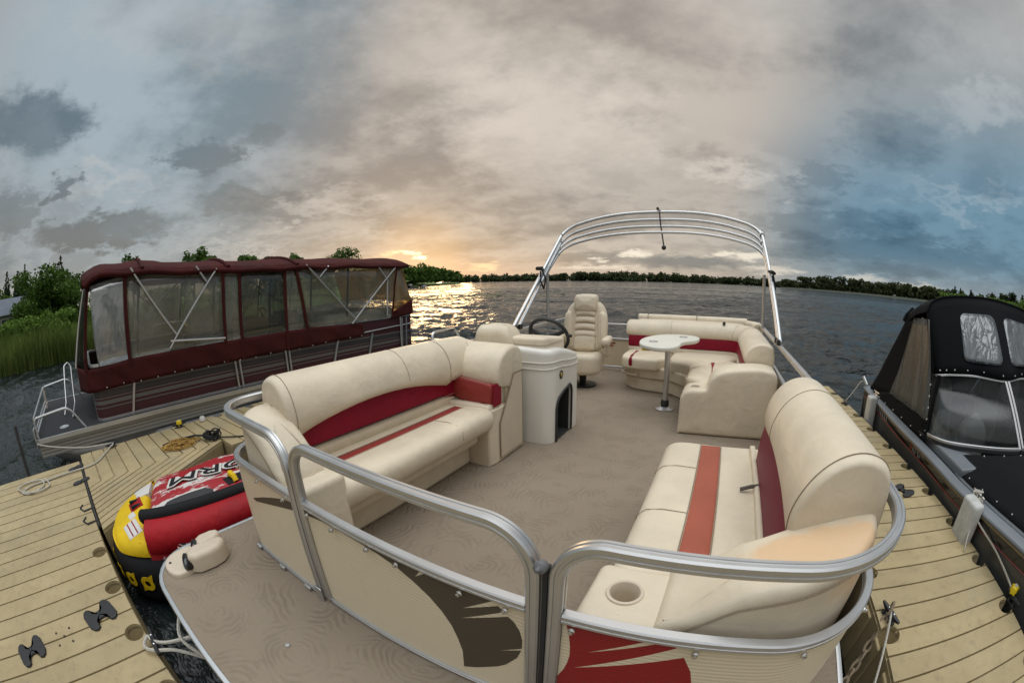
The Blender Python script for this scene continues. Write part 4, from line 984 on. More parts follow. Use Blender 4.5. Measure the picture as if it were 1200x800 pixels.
# lettering on the cover, right way up from the dock side
def text_mesh(body, size, X, m, name, par, extrude=.002, shear=.25, offset=0, zf=None):
    cu = bpy.data.curves.new('txt', 'FONT'); cu.dimensions = '2D'; cu.fill_mode = 'BOTH'; cu.body = body; cu.size = size; cu.shear = shear; cu.extrude = extrude; cu.offset = offset; cu.space_character = 1.02; cu.resolution_u = 4
    o = bpy.data.objects.new('txt', cu); COL.objects.link(o); bpy.context.view_layer.update()
    me = bpy.data.meshes.new_from_object(o.evaluated_get(bpy.context.evaluated_depsgraph_get())); bpy.data.objects.remove(o)
    bm = bmesh.new(); bm.from_mesh(me); bmesh.ops.triangulate(bm, faces=bm.faces)
    for _ in range(4 if zf else 0):
        ed = [e for e in bm.edges if e.calc_length() > .035]
        if ed: bmesh.ops.subdivide_edges(bm, edges=ed, cuts=1)
        bmesh.ops.triangulate(bm, faces=[f for f in bm.faces if len(f.verts) > 3])
    bm.transform(X)
    if zf:
        for v in bm.verts: v.co.z = zf(v.co.x, v.co.y)+v.co.z
    bm.to_mesh(me); bm.free(); me.name = name; me.materials.clear(); me.materials.append(M[m])
    r = bpy.data.objects.new(name, me); COL.objects.link(r); r.parent = par; return r
XT = Matrix.Translation((-3.36, 1.83, .017)) @ Matrix.Rotation(-pi/2-.03, 4, 'Z') @ Matrix.Diagonal((1.62, 1, 1, 1))
text_mesh('STORM', .245, XT, 'tube_white', 'lettering_outline', tb, offset=.015, zf=ztop)
text_mesh('STORM', .245, Matrix.Translation((0, 0, .006)) @ XT, 'tube_black', 'lettering', tb, offset=.0, zf=ztop)
XS = Matrix.Translation((-2.60, .27, -.245)) @ Matrix.Rotation(pi/2-.06, 4, 'Z') @ Matrix.Rotation(pi/2-.62, 4, 'X') @ Matrix.Diagonal((1.5, 1, 1, 1))
text_mesh('STORM', .12, XS, 'cream_hard', 'side_lettering_outline', tb, offset=.006)
text_mesh('STORM', .12, Matrix.Translation((.004, 0, .002)) @ XS, 'tube_black', 'side_lettering', tb, offset=.0)
# yellow swirl marks round the black ring
ring = oval(.624, 1.104, 96)
def swirl(i, name='swirl_mark'):
    p = Vector(ring[i % 96]+(0,)); q = Vector(ring[(i+1) % 96]+(0,)); t = (q-p).normalized(); nrm = Vector((t.y, -t.x, 0))
    mb = MB(); vs = []
    def pt(a, r, dz=0): 
        u = t*(r*cos(a)); z = r*sin(a)*1.0; c = p+u
        d = min(range(96), key=lambda k: (ring[k][0]-c.x)**2+(ring[k][1]-c.y)**2)
        b = Vector((ring[d][0], ring[d][1], 0)); return tuple(b+nrm*(.006)+u-(b-p).dot(t)*t+Vector((0, 0, -.475+z)))
    n = 20; o = 0
    for k in range(n): vs += [pt(2*pi*k/n, .026), pt(2*pi*k/n, .060)]
    fs = [(2*k, 2*((k+1) % n), 2*((k+1) % n)+1, 2*k+1) for k in range(n)]
    b0 = len(vs); vs += [pt(1.2, .055), pt(.8, .11), pt(.25, .058)]; fs.append((b0, b0+1, b0+2))
    b0 = len(vs); vs += [pt(1.2+pi, .055), pt(.8+pi, .11), pt(.25+pi, .058)]; fs.append((b0, b0+1, b0+2))
    mb.add(vs, fs); mb.build(name, M['tube_yellow'], tb, smooth=0, thick=.003)
for i in (61, 66, 70, 74, 78, 82, 86, 90, 95): swirl(i)
adopt(tb)
# ================================================================ the big pontoon boat
boat = empty('pontoon_boat', (-.72, 3.0, 0), 'cream pontoon boat with aluminium rails and red striped lounges, seen from its bow', 'pontoon boat')
XL, XR, YF, YA = -2.05, .62, .69, 6.05
# deck
dk = rpath([(-2.22, 6.3, 0), (-2.22, .02, 0, .30), (.78, .02, 0, .30), (.78, 6.3, 0)], 8)
dk = [(p[0], p[1]) for p in dk]
mb = MB(); mb.prism(inset(dk, .012), -.05, 0); mb.build('deck', M['carpet'], boat, smooth=0)
mb = MB(); mb.tube([(x, y, -.030) for x, y in dk], .034, prof=[(-.5, -.9), (.3, -.9), (.5, -.5), (.5, .7), (.35, .95), (.0, 1.0), (-.3, .95), (-.45, .6)], closed=True); mb.build('deck_edge_trim', M['alu'], boat)
for x in (-1.62, .18):
    mb = MB(); pts = [(x, .10, -.22), (x, .16, -.26), (x, .35, -.36), (x, .62, -.43), (x, .95, -.46), (x, 6.2, -.46)]
    mb.tube(pts, [.02, .07, .17, .26, .30, .30], 28); mb.build('pontoon', M['alu_dull'], boat)
    for q in (1.1, 3.2, 5.2): MB().box(x-.18, x+.18, q, q+.05, -.22, -.05).build('bracket', M['alu_dull'], boat, smooth=0)
mb = MB(); mb.tube([(-1.69, .10, -.14), (-1.66, .15, -.10), (-1.62, .17, -.13)], .008, 6); mb.build('bow_eye', M['chrome'], boat)
MB().box(-2.1, .66, .06, 6.2, -.12, -.052).build('cross_beam', M['alu_dull'], boat, smooth=0)
# docking light in the corner
rx = lambda v: v
lo = [(-2.14, .13), (-2.06, .085), (-1.96, .11), (-1.93, .17), (-1.97, .40), (-2.03, .50), (-2.12, .50), (-2.165, .40), (-2.175, .22)]
mb = MB(); mb.slab(dense(chaikin(lo, 2, True), .02), 0, .028, .014, n=3); dl = mb.build('docking_light', M['cream_hard'], boat)
for q, (hx0, hx1, hy0, hy1) in enumerate(((-2.025, -1.905, .245, .49), (-2.125, -2.015, .345, .505))):
    mb = MB(); mb.slab(dense(chaikin([(hx0, hy0), (hx1, hy0-.015), (hx1+.005, hy1-.07), ((hx0+hx1)/2+.01, hy1+.01), (hx0, hy1)], 1, True), .02), .01, .112-.012*q, .03, n=5, k=5); mb.build('light_housing', M['cream_hard'], dl)
for (x, y, r) in ((-1.968, .222, .044), (-2.072, .322, .040)):
    X = Matrix.Translation((x, y, .062)) @ Matrix.Rotation(radians(66), 4, 'X')
    MB().lathe([(r, -.03), (r*1.05, .006), (r*.92, .010), (r*.8, .002), (0, -.002)], (0, 0, 0), 18, X).build('lamp_lens', M['black'], dl)
    MB().lathe([(r*.5, -.001), (r*.35, .006), (0, .007)], (0, 0, 0), 12, X).build('lamp_bulb', M['gunwale_grey'], dl)
MB().lathe([(.010, .055), (.010, .064), (0, .066)], (-2.07, .135, -.035), 10).build('screw', M['black'], dl)
MB().lathe([(.012, 0), (.013, .002), (.011, .005), (0, .006)], (-1.20, .36, 0), 6).build('deck_screw', M['alu_dull'], boat)
# ---- fence: rails
ZT, ZM = .765, .525
RW = .037
def fr(name, pts, w=RW, up=(0, 0, 1)): mb = MB(); mb.rail(rpath(pts, 18), w, up); return mb.build(name, M['alu'], boat)
fr('top_rail', [(-1.325, YF, .02), (-1.325, YF, ZT, .14), (-1.75, YF-.002, ZT, .0), (XL, YF+.0, ZT, .20), (XL, YA, ZT, .12), (XL, YA, .03)], up=(0, 1, 0))
fr('top_rail', [(-.265, YF, .02), (-.265, YF, ZT, .11), (XR, YF, ZT, .34), (XR, YA, ZT, .12), (XR, YA, .03)], up=(0, 1, 0))
fr('mid_rail', [(-1.345, YF, ZM), (XL, YF, ZM, .20), (XL, YA-.02, ZM)], .033)
fr('mid_rail', [(-.285+.04, YF, ZM), (XR, YF, ZM, .34), (XR, YA-.02, ZM)], .033)
fr('bottom_rail', [(-1.345, YF, .018), (XL+.02, YF, .018, .20), (XL+.02, YA, .018)], .026)
fr('bottom_rail', [(-.245, YF, .018), (XR-.02, YF, .018, .34), (XR-.02, YA, .018)], .026)
# bow gate
gt = MB(); gt.rail(rpath([(-1.275, YF, .03), (-1.275, YF, ZT+.005, .11), (-.325, YF, ZT+.005, .13), (-.325, YF, .03)], 16), RW, (0, 1, 0)); gate = gt.build('gate', M['alu'], boat)
g2 = MB(); g2.rail([(-1.257, YF, ZM), (-.343, YF, ZM)], .033); g2.build('gate_rail', M['alu'], gate); g2 = MB(); g2.rail([(-1.257, YF, .03), (-.343, YF, .03)], .026); g2.build('gate_rail', M['alu'], gate)
# hinge and rubber bumper, brackets, screws
mb = MB(); mb.lathe([(.0, -.02), (.016, -.017), (.02, 0), (.018, .012), (.008, .018), (.006, .03)], (0, 0, 0), 14, Matrix.Translation((-.296, YF-.030, .70)) @ Matrix.Rotation(radians(80), 4, 'X') @ Matrix.Scale(.85, 4)); mb.build('gate_bumper', mat('grey_rubber', (.13, .13, .135), .5), gate)
MB().box(-.301, -.288, YF-.01, YF+.012, .08, .68).build('gate_seal', M['rubber'], boat, smooth=0); MB().box(-1.306, -1.293, YF-.01, YF+.012, .12, .66).build('gate_seal', M['rubber'], boat, smooth=0)
mb = MB(); mb.box(-1.352, -1.300, YF-.028, YF-.019, .0, .075); mb.build('post_bracket', M['alu'], boat, bevel=.004)
def path_at(path, s):
    d = 0
    for a, b in zip(path, path[1:]):
        l = (Vector(b)-Vector(a)).length
        if d+l >= s: t = (s-d)/l; v = Vector(a).lerp(Vector(b), t); return v, (Vector(b)-Vector(a)).normalized()
        d += l
    return Vector(path[-1]), (Vector(path[-1])-Vector(path[-2])).normalized()
def screws(path, ss, z, side, name='rail_screw', par=None):
    for s in ss:
        mb = MB(); v, t = path_at(path, s); nrm = Vector((t.y, -t.x, 0))*side; p = Vector((v.x, v.y, z))+nrm*.017
        X = Matrix.Translation(p) @ nrm.to_track_quat('Z', 'Y').to_matrix().to_4x4()
        mb.lathe([(.010, 0), (.010, .004), (.006, .008), (.0065, .013), (0, .014)], (0, 0, 0), 10, X); mb.build(name, M['chrome'], par or boat)
PL = rpath([(-1.345, YF, 0), (XL, YF, 0, .20), (XL, YA, 0)], 10); PR = rpath([(-.245, YF, 0), (XR, YF, 0, .34), (XR, YA, 0)], 12)
screws(PL, [.06, .30, .52, .75, 1.3, 1.9, 2.6], ZM-.028, -1); screws(PR, [.03, .34, .62, .88, 1.3, 1.9, 2.6], ZM-.028, 1)
screws([(-1.257, YF, 0), (-.343, YF, 0)], [.03, .18, .36, .49, .72, .86], ZM-.028, 1, par=gate)
for s in (.30, .08, .55):
    v, t = path_at(PL, s); MB().box(v.x-.022, v.x+.022, v.y-.030, v.y-.014, .004, .022).build('panel_clip', M['alu'], boat, bevel=.002)
# ---- fence panels
def panel(path, z0, z1, name, m, par, off=0, thick=.006):
    mb = MB(); n = len(path)
    for i, p in enumerate(path):
        a = Vector(path[max(0, i-1)]); b = Vector(path[min(n-1, i+1)]); t = (b-a).normalized(); nr = Vector((-t.y, t.x, 0))
        for q, z in ((-thick/2, z0), (thick/2, z0), (thick/2, z1), (-thick/2, z1)): v = Vector(p)+nr*(q+off); mb.v.append((v.x, v.y, z))
    for i in range(n-1):
        for k in range(4): mb.f.append((i*4+k, i*4+(k+1) % 4, (i+1)*4+(k+1) % 4, (i+1)*4+k))
    mb.f += [(3, 2, 1, 0), (4*n-4, 4*n-3, 4*n-2, 4*n-1)]
    return mb.build(name, m, par)
panel(PL, .025, ZM-.012, 'side_panel', M['fence_cream'], boat); panel(PR, .025, ZM-.012, 'side_panel', M['fence_cream'], boat)
panel([(-1.257, YF, 0), (-.8, YF, 0), (-.343, YF, 0)], .035, ZM-.012, 'gate_panel', M['fence_cream'], gate)
# printed swooshes (thin film on the panels)
def film(name, out, m, par, y=YF, lab=None):
    mb = MB(); mb.v = [(x, y-.0035, z) for x, z in out]; mb.f = [tuple(range(len(out)))]
    bm_o = mb.build(name, m, par, smooth=0, thick=.0008, label=lab); return bm_o
BR = [(-1.792, 0.351), (-1.66, .405), (-1.544, 0.447), (-1.45, .478), (-1.374, 0.492), (-1.345, .495), (-1.345, .459), (-1.373, .455), (-1.50, .42), (-1.62, .385), (-1.762, 0.345)]
film('brown_swoosh', BR, M['decal_brown'], boat)
zt = ZM-.015
BG = [(-1.256, .503), (-1.157, zt), (-.72, zt), (-.68, zt), (-.71, .467), (-.655, zt), (-.488, zt), (-.445, .498), (-.549, .415), (-.426, .487), (-.410, .470), (-.564, .361), (-.398, .456), (-.380, .441), (-.364, .41), (-.356, .37), (-.357, .329), (-.438, .272), (-.359, .318), (-.372, .272), (-.41, .211), (-.44, .18), (-.481, .148), (-.525, .115), (-.572, .087), (-.567, .186), (-.578, .25), (-.595, .308), (-.625, .36), (-.666, .404), (-.72, .44), (-.781, .469), (-.86, .487), (-.95, .495), (-1.035, .498), (-1.15, .495), (-1.256, .480)]
film('brown_swoosh', BG, M['decal_brown'], gate)
RD = [(-.2445, zt), (-.235, .50), (-.225, .455), (-.219, .41), (-.217, .369), (-.221, .33), (-.229, .291), (-.2445, .245), (-.2445, .16), (-.1, .14), (.031, .15), (.11, .20), (.133, .28), (.128, .32), (.121, .352), (.106, .401), (.073, .46), (-.203, .312), (.046, .494), (.028, zt), (.015, zt), (-.175, .401), (-.019, zt)]
film('red_swoosh', RD, M['decal_red'], boat)

# ---- upholstery
def crv(p, n=2): return chaikin(p, n, True)
ROLL_ = crv([(.0, .40), (.0, .80), (.03, .87), (.11, .90), (.19, .888), (.26, .84), (.305, .76), (.315, .68), (.28, .635), (.16, .62), (.12, .42)], 2)
def scale_prof(p, du=1, zt=None, off=0): return [(u*du+off, z) for u, z in p]
def seam(par, sw, st_index, grow=1.012, name='piping', m='seam', r=.0017, part=None):
    ring = sw.ringf(sw.stations[st_index], 0, grow)
    ring = [q for q in ring if part is None or part(q)]
    mb = MB(); mb.tube(ring, r, 5, closed=part is None); return mb.build(name, M[m], par)
def seam_line(par, pts, r=.0018, m='seam'): mb = MB(); mb.tube(pts, r, 5); return mb.build('piping', M[m], par)

# right bow lounge ------------------------------------------------
ln = MB(); pl_ = [(.585-.0, .99), (.585, 1.15), (.585, 1.3), (.585, 1.45), (.585, 1.6), (.585, 1.75), (.585, 1.9), (.585, 2.05), (.585, 2.16)]
# frame / base
mb = MB(); mb.box(-.10, .56, .98, 2.24, .0, .30); lounge = mb.build('bow_lounge', M['cream'], boat, bevel=.015, label='cream lounge on the right with a faded red seat stripe and a sun-worn arm')
SEATP = crv([(.03, .28), (.80, .28), (.822, .33), (.815, .39), (.775, .425), (.70, .432), (.55, .425), (.30, .425), (.03, .42)], 2)
sw = MB(); path = [(.585, y) for y in (1.0, 1.3, 1.6, 1.9, 2.18)]; sw.sweep(SEATP, path, cap=.03); sw.build('seat_cushion', M['cream'], lounge)
def strip(par, x0, x1, y0, y1, z, m, x2=None, x3=None, h=.006, name='stripe'):
    mb = MB(); o = [(x0, y0), (x1, y0), (x1 if x3 is None else x3, y1), (x0 if x2 is None else x2, y1)]; mb.slab(dense(o, .05), z-.03, z+h, .006, n=2, dome=.003); return mb.build(name, M[m], par)
strip(lounge, -.025, .085, 1.0, 2.19, .425, 'red_faded', name='red_stripe')
for x in (-.028, .088): seam_line(lounge, [(x, 1.0, .431), (x, 2.19, .431)], .0028)
for yy in (1.45, 1.88): seam_line(lounge, [(u, yy, z) for u, z in [(-.235, .35), (-.232, .385), (-.20, .421), (-.13, .434), (-.03, .430)]], .0016)
# backrest: band and roll
BANDP = crv([(.0, .40), (.0, .74), (.26, .74), (.30, .62), (.31, .47), (.30, .40)], 1)
mb = MB(); mb.sweep(BANDP, [(.585, 1.02), (.585, 1.5), (.585, 1.97)], cap=.03); mb.build('back_band', mat('wine_red_vinyl', (.15, .006, .028), .55, bump=(300, .1), spec=.3), lounge)
def rollprof(t):
    k = .085*sin(pi*min(1, max(0, t*.92)))-.065
    return [(u, z+(k if z < .70 and u > .13 else 0)*(.70-z)/.08*.9 if z < .70 else z) for u, z in ROLL_]
rp = MB(); ys_ = [1.02+.90*i/12 for i in range(13)]; rp.sweep(rollprof, [(.592, y) for y in ys_], cap=.11, capn=6, cap0=.035); rp.build('back_roll', M['cream'], lounge)
top_part = lambda q: q[2] > .66 and q[0] < .60
seam(lounge, rp, 0, 1.010)
seam(lounge, rp, 9, 1.006, part=lambda q: q[2] > .66)
# gap strap on the seat
mb = MB(); mb.tube([(.29, 1.70, .455), (.24, 1.69, .452), (.19, 1.685, .437)], .009, 6); mb.build('seat_strap', mat('brown_web', (.10, .085, .07), .8), lounge)
strip(lounge, .255, .285, 1.02, 2.18, .425, 'cream', h=.03, name='seat_edge')
# arm with cup holder shelf at the bow corner
shelf = [(-.235, .735), (-.03, .735), (-.03, .99), (-.225, .99)]
mb = MB(); mb.slab(dense(rrect(-.24, .02, .732, .99, .03), .04), .02, .492, .025, n=4, k=3); sh = mb.build('cup_shelf', M['cream'], lounge)
cu = MB().lathe([(.040, -.085), (.043, .08)], (-.135, .862, .49), 28).build('cutter', M['dark_hole']); boolean(sh, cu)
MB().lathe([(.041, -.082), (.041, .0), (.044, .004), (.052, .003), (.054, -.002), (.052, -.006)], (-.135, .862, .494), 32, caps=False).build('cup_holder', M['cream_hard'], lounge)
MB().lathe([(.0405, 0), (0, .001)], (-.135, .862, .412), 24).build('cup_floor', M['cream_hard'], lounge)
MB().lathe([(.010, 0), (.012, .012), (.007, .02), (.009, .03), (0, .035)], (-.115, .855, .414), 10).build('cup_bolt', M['chrome'], lounge)
def armtop(x, y):
    t = max(0, min(1, (x+.03)/.20)); return .515+.105*(3*t*t-2*t*t*t)+.115*max(0, min(1, (x-.12)/.40))**.8
armo = rpath([(-.03, .99, 0), (-.03, .735, 0, .02), (.575, .735, 0, .31), (.575, 1.08, 0), (.45, 1.06, 0), (.2, 1.0, 0)], 8)
armo = dense([(p[0], p[1]) for p in armo], .04)
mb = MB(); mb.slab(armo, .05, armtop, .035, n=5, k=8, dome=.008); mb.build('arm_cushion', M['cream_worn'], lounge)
# welt along the outside of the arm
P_ = [(x, .731 if x < .27 else .731+(x-.27)**2*1.6, armtop(x, .8)-.036) for x in [(-.02+.03*i) for i in range(18)]]
seam_line(lounge, [(-.235, .7305, .455), (-.12, .7305, .452), (-.04, .7305, .448)]+P_, .0025)

# left bow lounge ---------------------------------------------------
mb = MB(); mb.box(-1.99, -1.60, .98, 2.30, 0, .30); mb.box(-1.99, -1.52, 1.0, 2.30, .17, .30); lou2 = mb.build('bow_lounge', M['cream'], boat, bevel=.03, seg=3, label='cream lounge on the left with a deep red backrest band')
SP2 = crv([(.03, .27), (.54, .27), (.58, .30), (.595, .35), (.59, .40), (.55, .432), (.48, .438), (.30, .425), (.03, .42)], 2)
s2 = MB(); s2.sweep(SP2, [(-2.0, y) for y in (.98, 1.3, 1.6, 1.9, 2.30)], cap=.03, side=-1); s2.build('seat_cushion', M['cream'], lou2)
strip(lou2, -1.70, -1.635, 1.0, 2.28, .424, 'red_half', name='red_stripe')
for x in (-1.703, -1.632): seam_line(lou2, [(x, 1.0, .430), (x, 2.28, .430)], .0026)
seam_line(lou2, [(u, 1.95, z) for u, z in [(-1.405, .34), (-1.41, .39), (-1.45, .428), (-1.52, .439), (-1.63, .431)]], .0018)
# corner cabinet at the rear of the lounge
mb = MB(); mb.prism([(-1.99, 2.30), (-1.44, 2.30), (-1.425, 2.36), (-1.425, 2.79), (-1.99, 2.79)], 0, .42); mb.build('corner_cabinet', M['cream'], lou2, bevel=.012)
mb = MB(); X_ = -1.421
mb.add([(X_, 2.42, .04), (X_, 2.75, .04), (X_, 2.75, .62), (X_, 2.63, .62), (X_, 2.42, .30)], [(0, 1, 2, 3, 4)]); dr = mb.build('cabinet_door', M['cream_hard'], lou2, smooth=0, thick=-.008)
seam_line(lou2, [(X_+.006, 2.415, .035), (X_+.006, 2.755, .035), (X_+.006, 2.755, .625), (X_+.006, 2.625, .625), (X_+.006, 2.415, .30), (X_+.006, 2.415, .035)], .004)
# L shaped backrest: lower cream, red band, roll
bpath = [(p[0], p[1]) for p in rpath([(-2.01, 1.0, 0), (-2.01, 1.3, 0), (-2.01, 1.6, 0), (-2.01, 1.9, 0), (-2.01, 2.2, 0), (-2.01, 2.32, 0)], 2)]
def lowp(zt_): return crv([(0, .38), (0, zt_), (.225, zt_), (.24, zt_-.02), (.235, .44), (.21, .38)], 1)
bp2 = [(-2.01, 1.0+1.4*i/10) for i in range(11)]
mb = MB(); mb.sweep(lowp(.50), bp2, side=-1); mb.build('back_lower', M['cream'], lou2)
mb = MB(); mb.sweep(crv([(.02, .49), (.02, .74), (.20, .74), (.235, .66), (.245, .57), (.238, .49)], 1), bp2, side=-1); mb.build('back_band', M['red'], lou2)
seam_line(lou2, [(-2.01+.242, y, .497) for y in (1.0, 1.4, 1.8, 2.2, 2.4)], .003)
def roll2(t):
    k = .09*sin(pi*min(1, t*1.02))**.8-.05
    o = [(u*.95, z-.012) for u, z in ROLL_]
    return [(u, z+k*max(0, (.72-z)/.10)*(1 if u > .12 else 0) if z < .72 else z) for u, z in o]
r2 = MB(); r2.sweep(roll2, [(-2.015, 1.0+1.27*i/12) for i in range(13)], cap=.05, capn=5, side=-1); r2.build('back_roll', M['cream'], lou2)
seam(lou2, r2, 0, 1.012); seam(lou2, r2, 12, 1.012); seam(lou2, r2, 8, 1.006, part=lambda q: q[2] > .70)
# corner and rear section
cpath = [(p[0], p[1]) for p in rpath([(-2.015, 2.30, 0), (-2.015, 2.80, 0, .20), (-1.47, 2.80, 0)], 6)]
def roll3(t): return [(u*(.95+.35*min(1, t*1.6)), (z-.012-.05*t) if z > .70 else z-.04-.045*t) for u, z in ROLL_]
r3 = MB(); r3.sweep(roll3, cpath, cap=.05, capn=5, side=-1); r3.build('corner_roll', M['cream'], lou2)
seam(lou2, r3, 4, 1.006, part=lambda q: q[2] > .58)
band3 = [(p[0], p[1]) for p in rpath([(-2.015, 2.28, 0), (-2.015, 2.80, 0, .20), (-1.49, 2.80, 0)], 6)]
mb = MB(); mb.sweep(lambda t: crv([(.05, .36), (.05, .66-.05*t), (.22+.12*t, .66-.05*t), (.245+.15*t, .60-.05*t), (.245+.15*t, .50-.07*t), (.235+.15*t, .46-.08*t), (.20, .38)], 1), band3, cap=.03, side=-1); mb.build('corner_band', M['red'], lou2)
mb = MB(); mb.box(-1.99, -1.455, 2.42, 2.78, .38, .60); mb.build('corner_core', M['cream'], lou2, bevel=.02)
XQ = Matrix.Translation((0, 2.455, 0)) @ Matrix(((1, 0, 0, 0), (0, 0, -1, 0), (0, 1, 0, 0), (0, 0, 0, 1)))
mb = MB(); mb.slab(dense(chaikin([(-1.80, .455), (-1.50, .425), (-1.445, .43), (-1.435, .585), (-1.50, .60), (-1.80, .635)], 1, True), .03), 0, .10, .025, n=4, k=4, X=XQ, dome=.012); mb.build('corner_band', M['red_half'], lou2, label='sun-faded red band on the rear corner of the lounge')
mb = MB(); mb.slab(dense(chaikin([(-1.435, .43), (-1.425, .44), (-1.425, .59), (-1.435, .60)], 1, True), .03), 0, .10, .001, n=1, k=2, X=XQ); mb.build('corner_band_end', M['red'], lou2)
seam_line(lou2, [(-1.80, 2.352, .640), (-1.62, 2.348, .622), (-1.45, 2.352, .604)], .003)
mb = MB(); mb.prism([(-1.99, 2.55), (-1.432, 2.55), (-1.425, 2.60), (-1.425, 2.79), (-1.99, 2.79)], .41, .68); mb.build('corner_side', M['cream'], lou2, bevel=.02)
mb = MB(); mb.slab(dense(rrect(-1.82, -1.44, 2.31, 2.45, .02), .04), .28, .455, .03, n=4, k=4); mb.build('corner_seat', M['cream'], lou2)
# bow arm
def arm2(x, y):
    t = (x+1.99)/.50; return .742-.02*t-.235*max(0, (t-.25)/.75)**1.8
ao = [(p[0], p[1]) for p in rpath([(-1.50, .99, 0), (-1.99, .99, 0, .02), (-2.0, .735, 0, .19), (-1.50, .735, 0, .02)], 8)][::-1]
if sum((b[0]-a[0])*(b[1]+a[1]) for a, b in zip(ao, ao[1:]+ao[:1])) > 0: ao = ao[::-1]
mb = MB(); mb.slab(dense(ao, .035), .05, arm2, .05, n=5, k=8, dome=.01); mb.build('arm_cushion', M['cream'], lou2)
mb = MB(); mb.slab(dense(rrect(-1.70, -1.405, .735, 1.03, .04), .04), .02, .492, .03, n=4, k=3); sh = mb.build('cup_shelf', M['cream'], lou2)
cu = MB().lathe([(.040, -.085), (.043, .08)], (-1.56, .905, .49), 28).build('cutter', M['dark_hole']); boolean(sh, cu)
MB().lathe([(.041, -.082), (.041, .0), (.044, .004), (.052, .003), (.054, -.002), (.052, -.006)], (-1.56, .905, .494), 32, caps=False).build('cup_holder', M['cream_hard'], lou2)
seam_line(lou2, [(x, .7325, min(.742, arm2(x, .8))-.045) for x in [-1.85+.03*i for i in range(12)]]+[(-1.50, .7325, .44), (-1.49, .7325, .2)], .0025)

# helm console ---------------------------------------------------------
co = [(p[0], p[1]) for p in rpath([(-1.23, 2.86, 0, .09), (-1.20, 3.46, 0, .07), (-1.96, 3.46, 0, .03), (-1.96, 2.86, 0, .05)], 6)]
co = [(p[0], p[1]) for p in rpath([(-1.6, 2.86, 0), (-1.215, 2.86, 0, .10), (-1.205, 3.46, 0, .05), (-1.96, 3.46, 0, .03), (-1.96, 2.86, 0, .05), (-1.6, 2.86, 0)], 6)][:-1]
mb = MB(); mb.slab(dense(co, .05), 0, lambda x, y: .78-.10*max(0, (y-3.0)/.46)**1.5-.02*max(0, (x+1.5)/.3), .045, n=5, k=6); cons = mb.build('helm_console', M['white_plastic'], boat)
arch = [(-.17, -.01), (.17, -.01), (.17, .36), (.155, .40), (.12, .425), (-.02, .40), (-.12, .365), (-.155, .33), (-.17, .28)]
XA = Matrix.Translation((-1.21, 3.12, 0)) @ Matrix(((0, 0, 1, 0), (1, 0, 0, 0), (0, 1, 0, 0), (0, 0, 0, 1)))
cu = MB(); cu.prism(arch, -.42, .1, XA); cc = cu.build('cutter', M['dark_hole'], smooth=0); boolean(cons, cc)
cons.data.materials.clear(); cons.data.materials.append(M['white_plastic'])
for p in cons.data.polygons: p.material_index = 0
mb = MB(); oa = inset(arch, .004); mb.tube([tuple(XA @ Vector((x, y, .004))) for x, y in arch[1:]+[arch[0]]], .009, 6); mb.build('arch_trim', M['rubber'], cons)
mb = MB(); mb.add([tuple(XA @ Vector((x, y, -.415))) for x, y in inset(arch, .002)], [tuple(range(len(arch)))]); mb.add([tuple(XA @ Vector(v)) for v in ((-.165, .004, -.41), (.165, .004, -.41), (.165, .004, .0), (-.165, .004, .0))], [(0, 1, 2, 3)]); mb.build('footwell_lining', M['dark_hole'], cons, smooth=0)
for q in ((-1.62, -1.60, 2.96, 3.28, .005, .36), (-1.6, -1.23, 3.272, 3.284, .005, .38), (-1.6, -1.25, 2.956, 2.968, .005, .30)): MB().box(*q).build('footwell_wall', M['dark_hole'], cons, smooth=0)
MB().lathe([(.036, 0), (.036, .006), (.030, .010), (.028, .008), (0, .009)], (0, 0, 0), 24, Matrix.Translation((-1.215, 3.05, .545)) @ Matrix.Rotation(pi/2, 4, 'Y')).build('badge', M['black'], cons)
MB().lathe([(.020, .008), (.019, .0105), (.013, .0105), (.012, .008)], (0, 0, 0), 24, Matrix.Translation((-1.215, 3.05, .545)) @ Matrix.Rotation(pi/2, 4, 'Y'), caps=False).build('badge_ring', mat('brass', (.6, .45, .15), .3, .8), cons)
M['badge'] = mat('brass_emblem', (.6, .45, .15), .3, .8)
X8 = Matrix.Translation((-1.206, 3.05, .545))
for a in (.5, 2.6, 4.7): mb = MB(); mb.tube([tuple(X8 @ Vector((0, .004*cos(a)+.006*cos(a+1.2)*k, .004*sin(a)+.006*sin(a+1.2)*k))) for k in (0, 1, 1.8)], [.0035, .003, .001], 6); mb.build('badge_emblem', M['badge'], cons)
for i, z in enumerate((.655, .605)):
    ob = [p for p in dense(co, .03) if p[0] > -1.9]
    ring = [p for p in inset(dense(co, .03), -.002)]
    ring = ring[:int(len(ring)*.50)]
    mb = MB(); mb.tube([(x, y, z+.03*max(0, (y-2.95))*-1.2+.012*sin(y*9)) for x, y in ring if y < 3.44 and x > -1.7], .006, 6); mb.build('moulded_rib', M['white_plastic'], cons)
# loose things in the footwell
bg = empty('plastic_bag', (-1.27, 3.0, .005), 'crumpled clear and white plastic bag in the console footwell', 'bag')
rnd = random.Random(9); mb = MB()
for i in range(5): mb.blob((-1.30+.03*rnd.random(), 2.985+.05*rnd.random(), .035+.02*i), (.022+.014*rnd.random(), .026, .022), 9, 6)
mb.build('bag_film', M['gunwale_grey'], bg); adopt(bg)
bt = MB().lathe([(.022, 0), (.026, .02), (.026, .075), (.012, .095), (.012, .11), (0, .112)], (-1.245, 2.965, .004), 14); tag(bt.build('bottle', M['tube_white']), 'small white bottle standing at the console footwell opening', 'bottle')
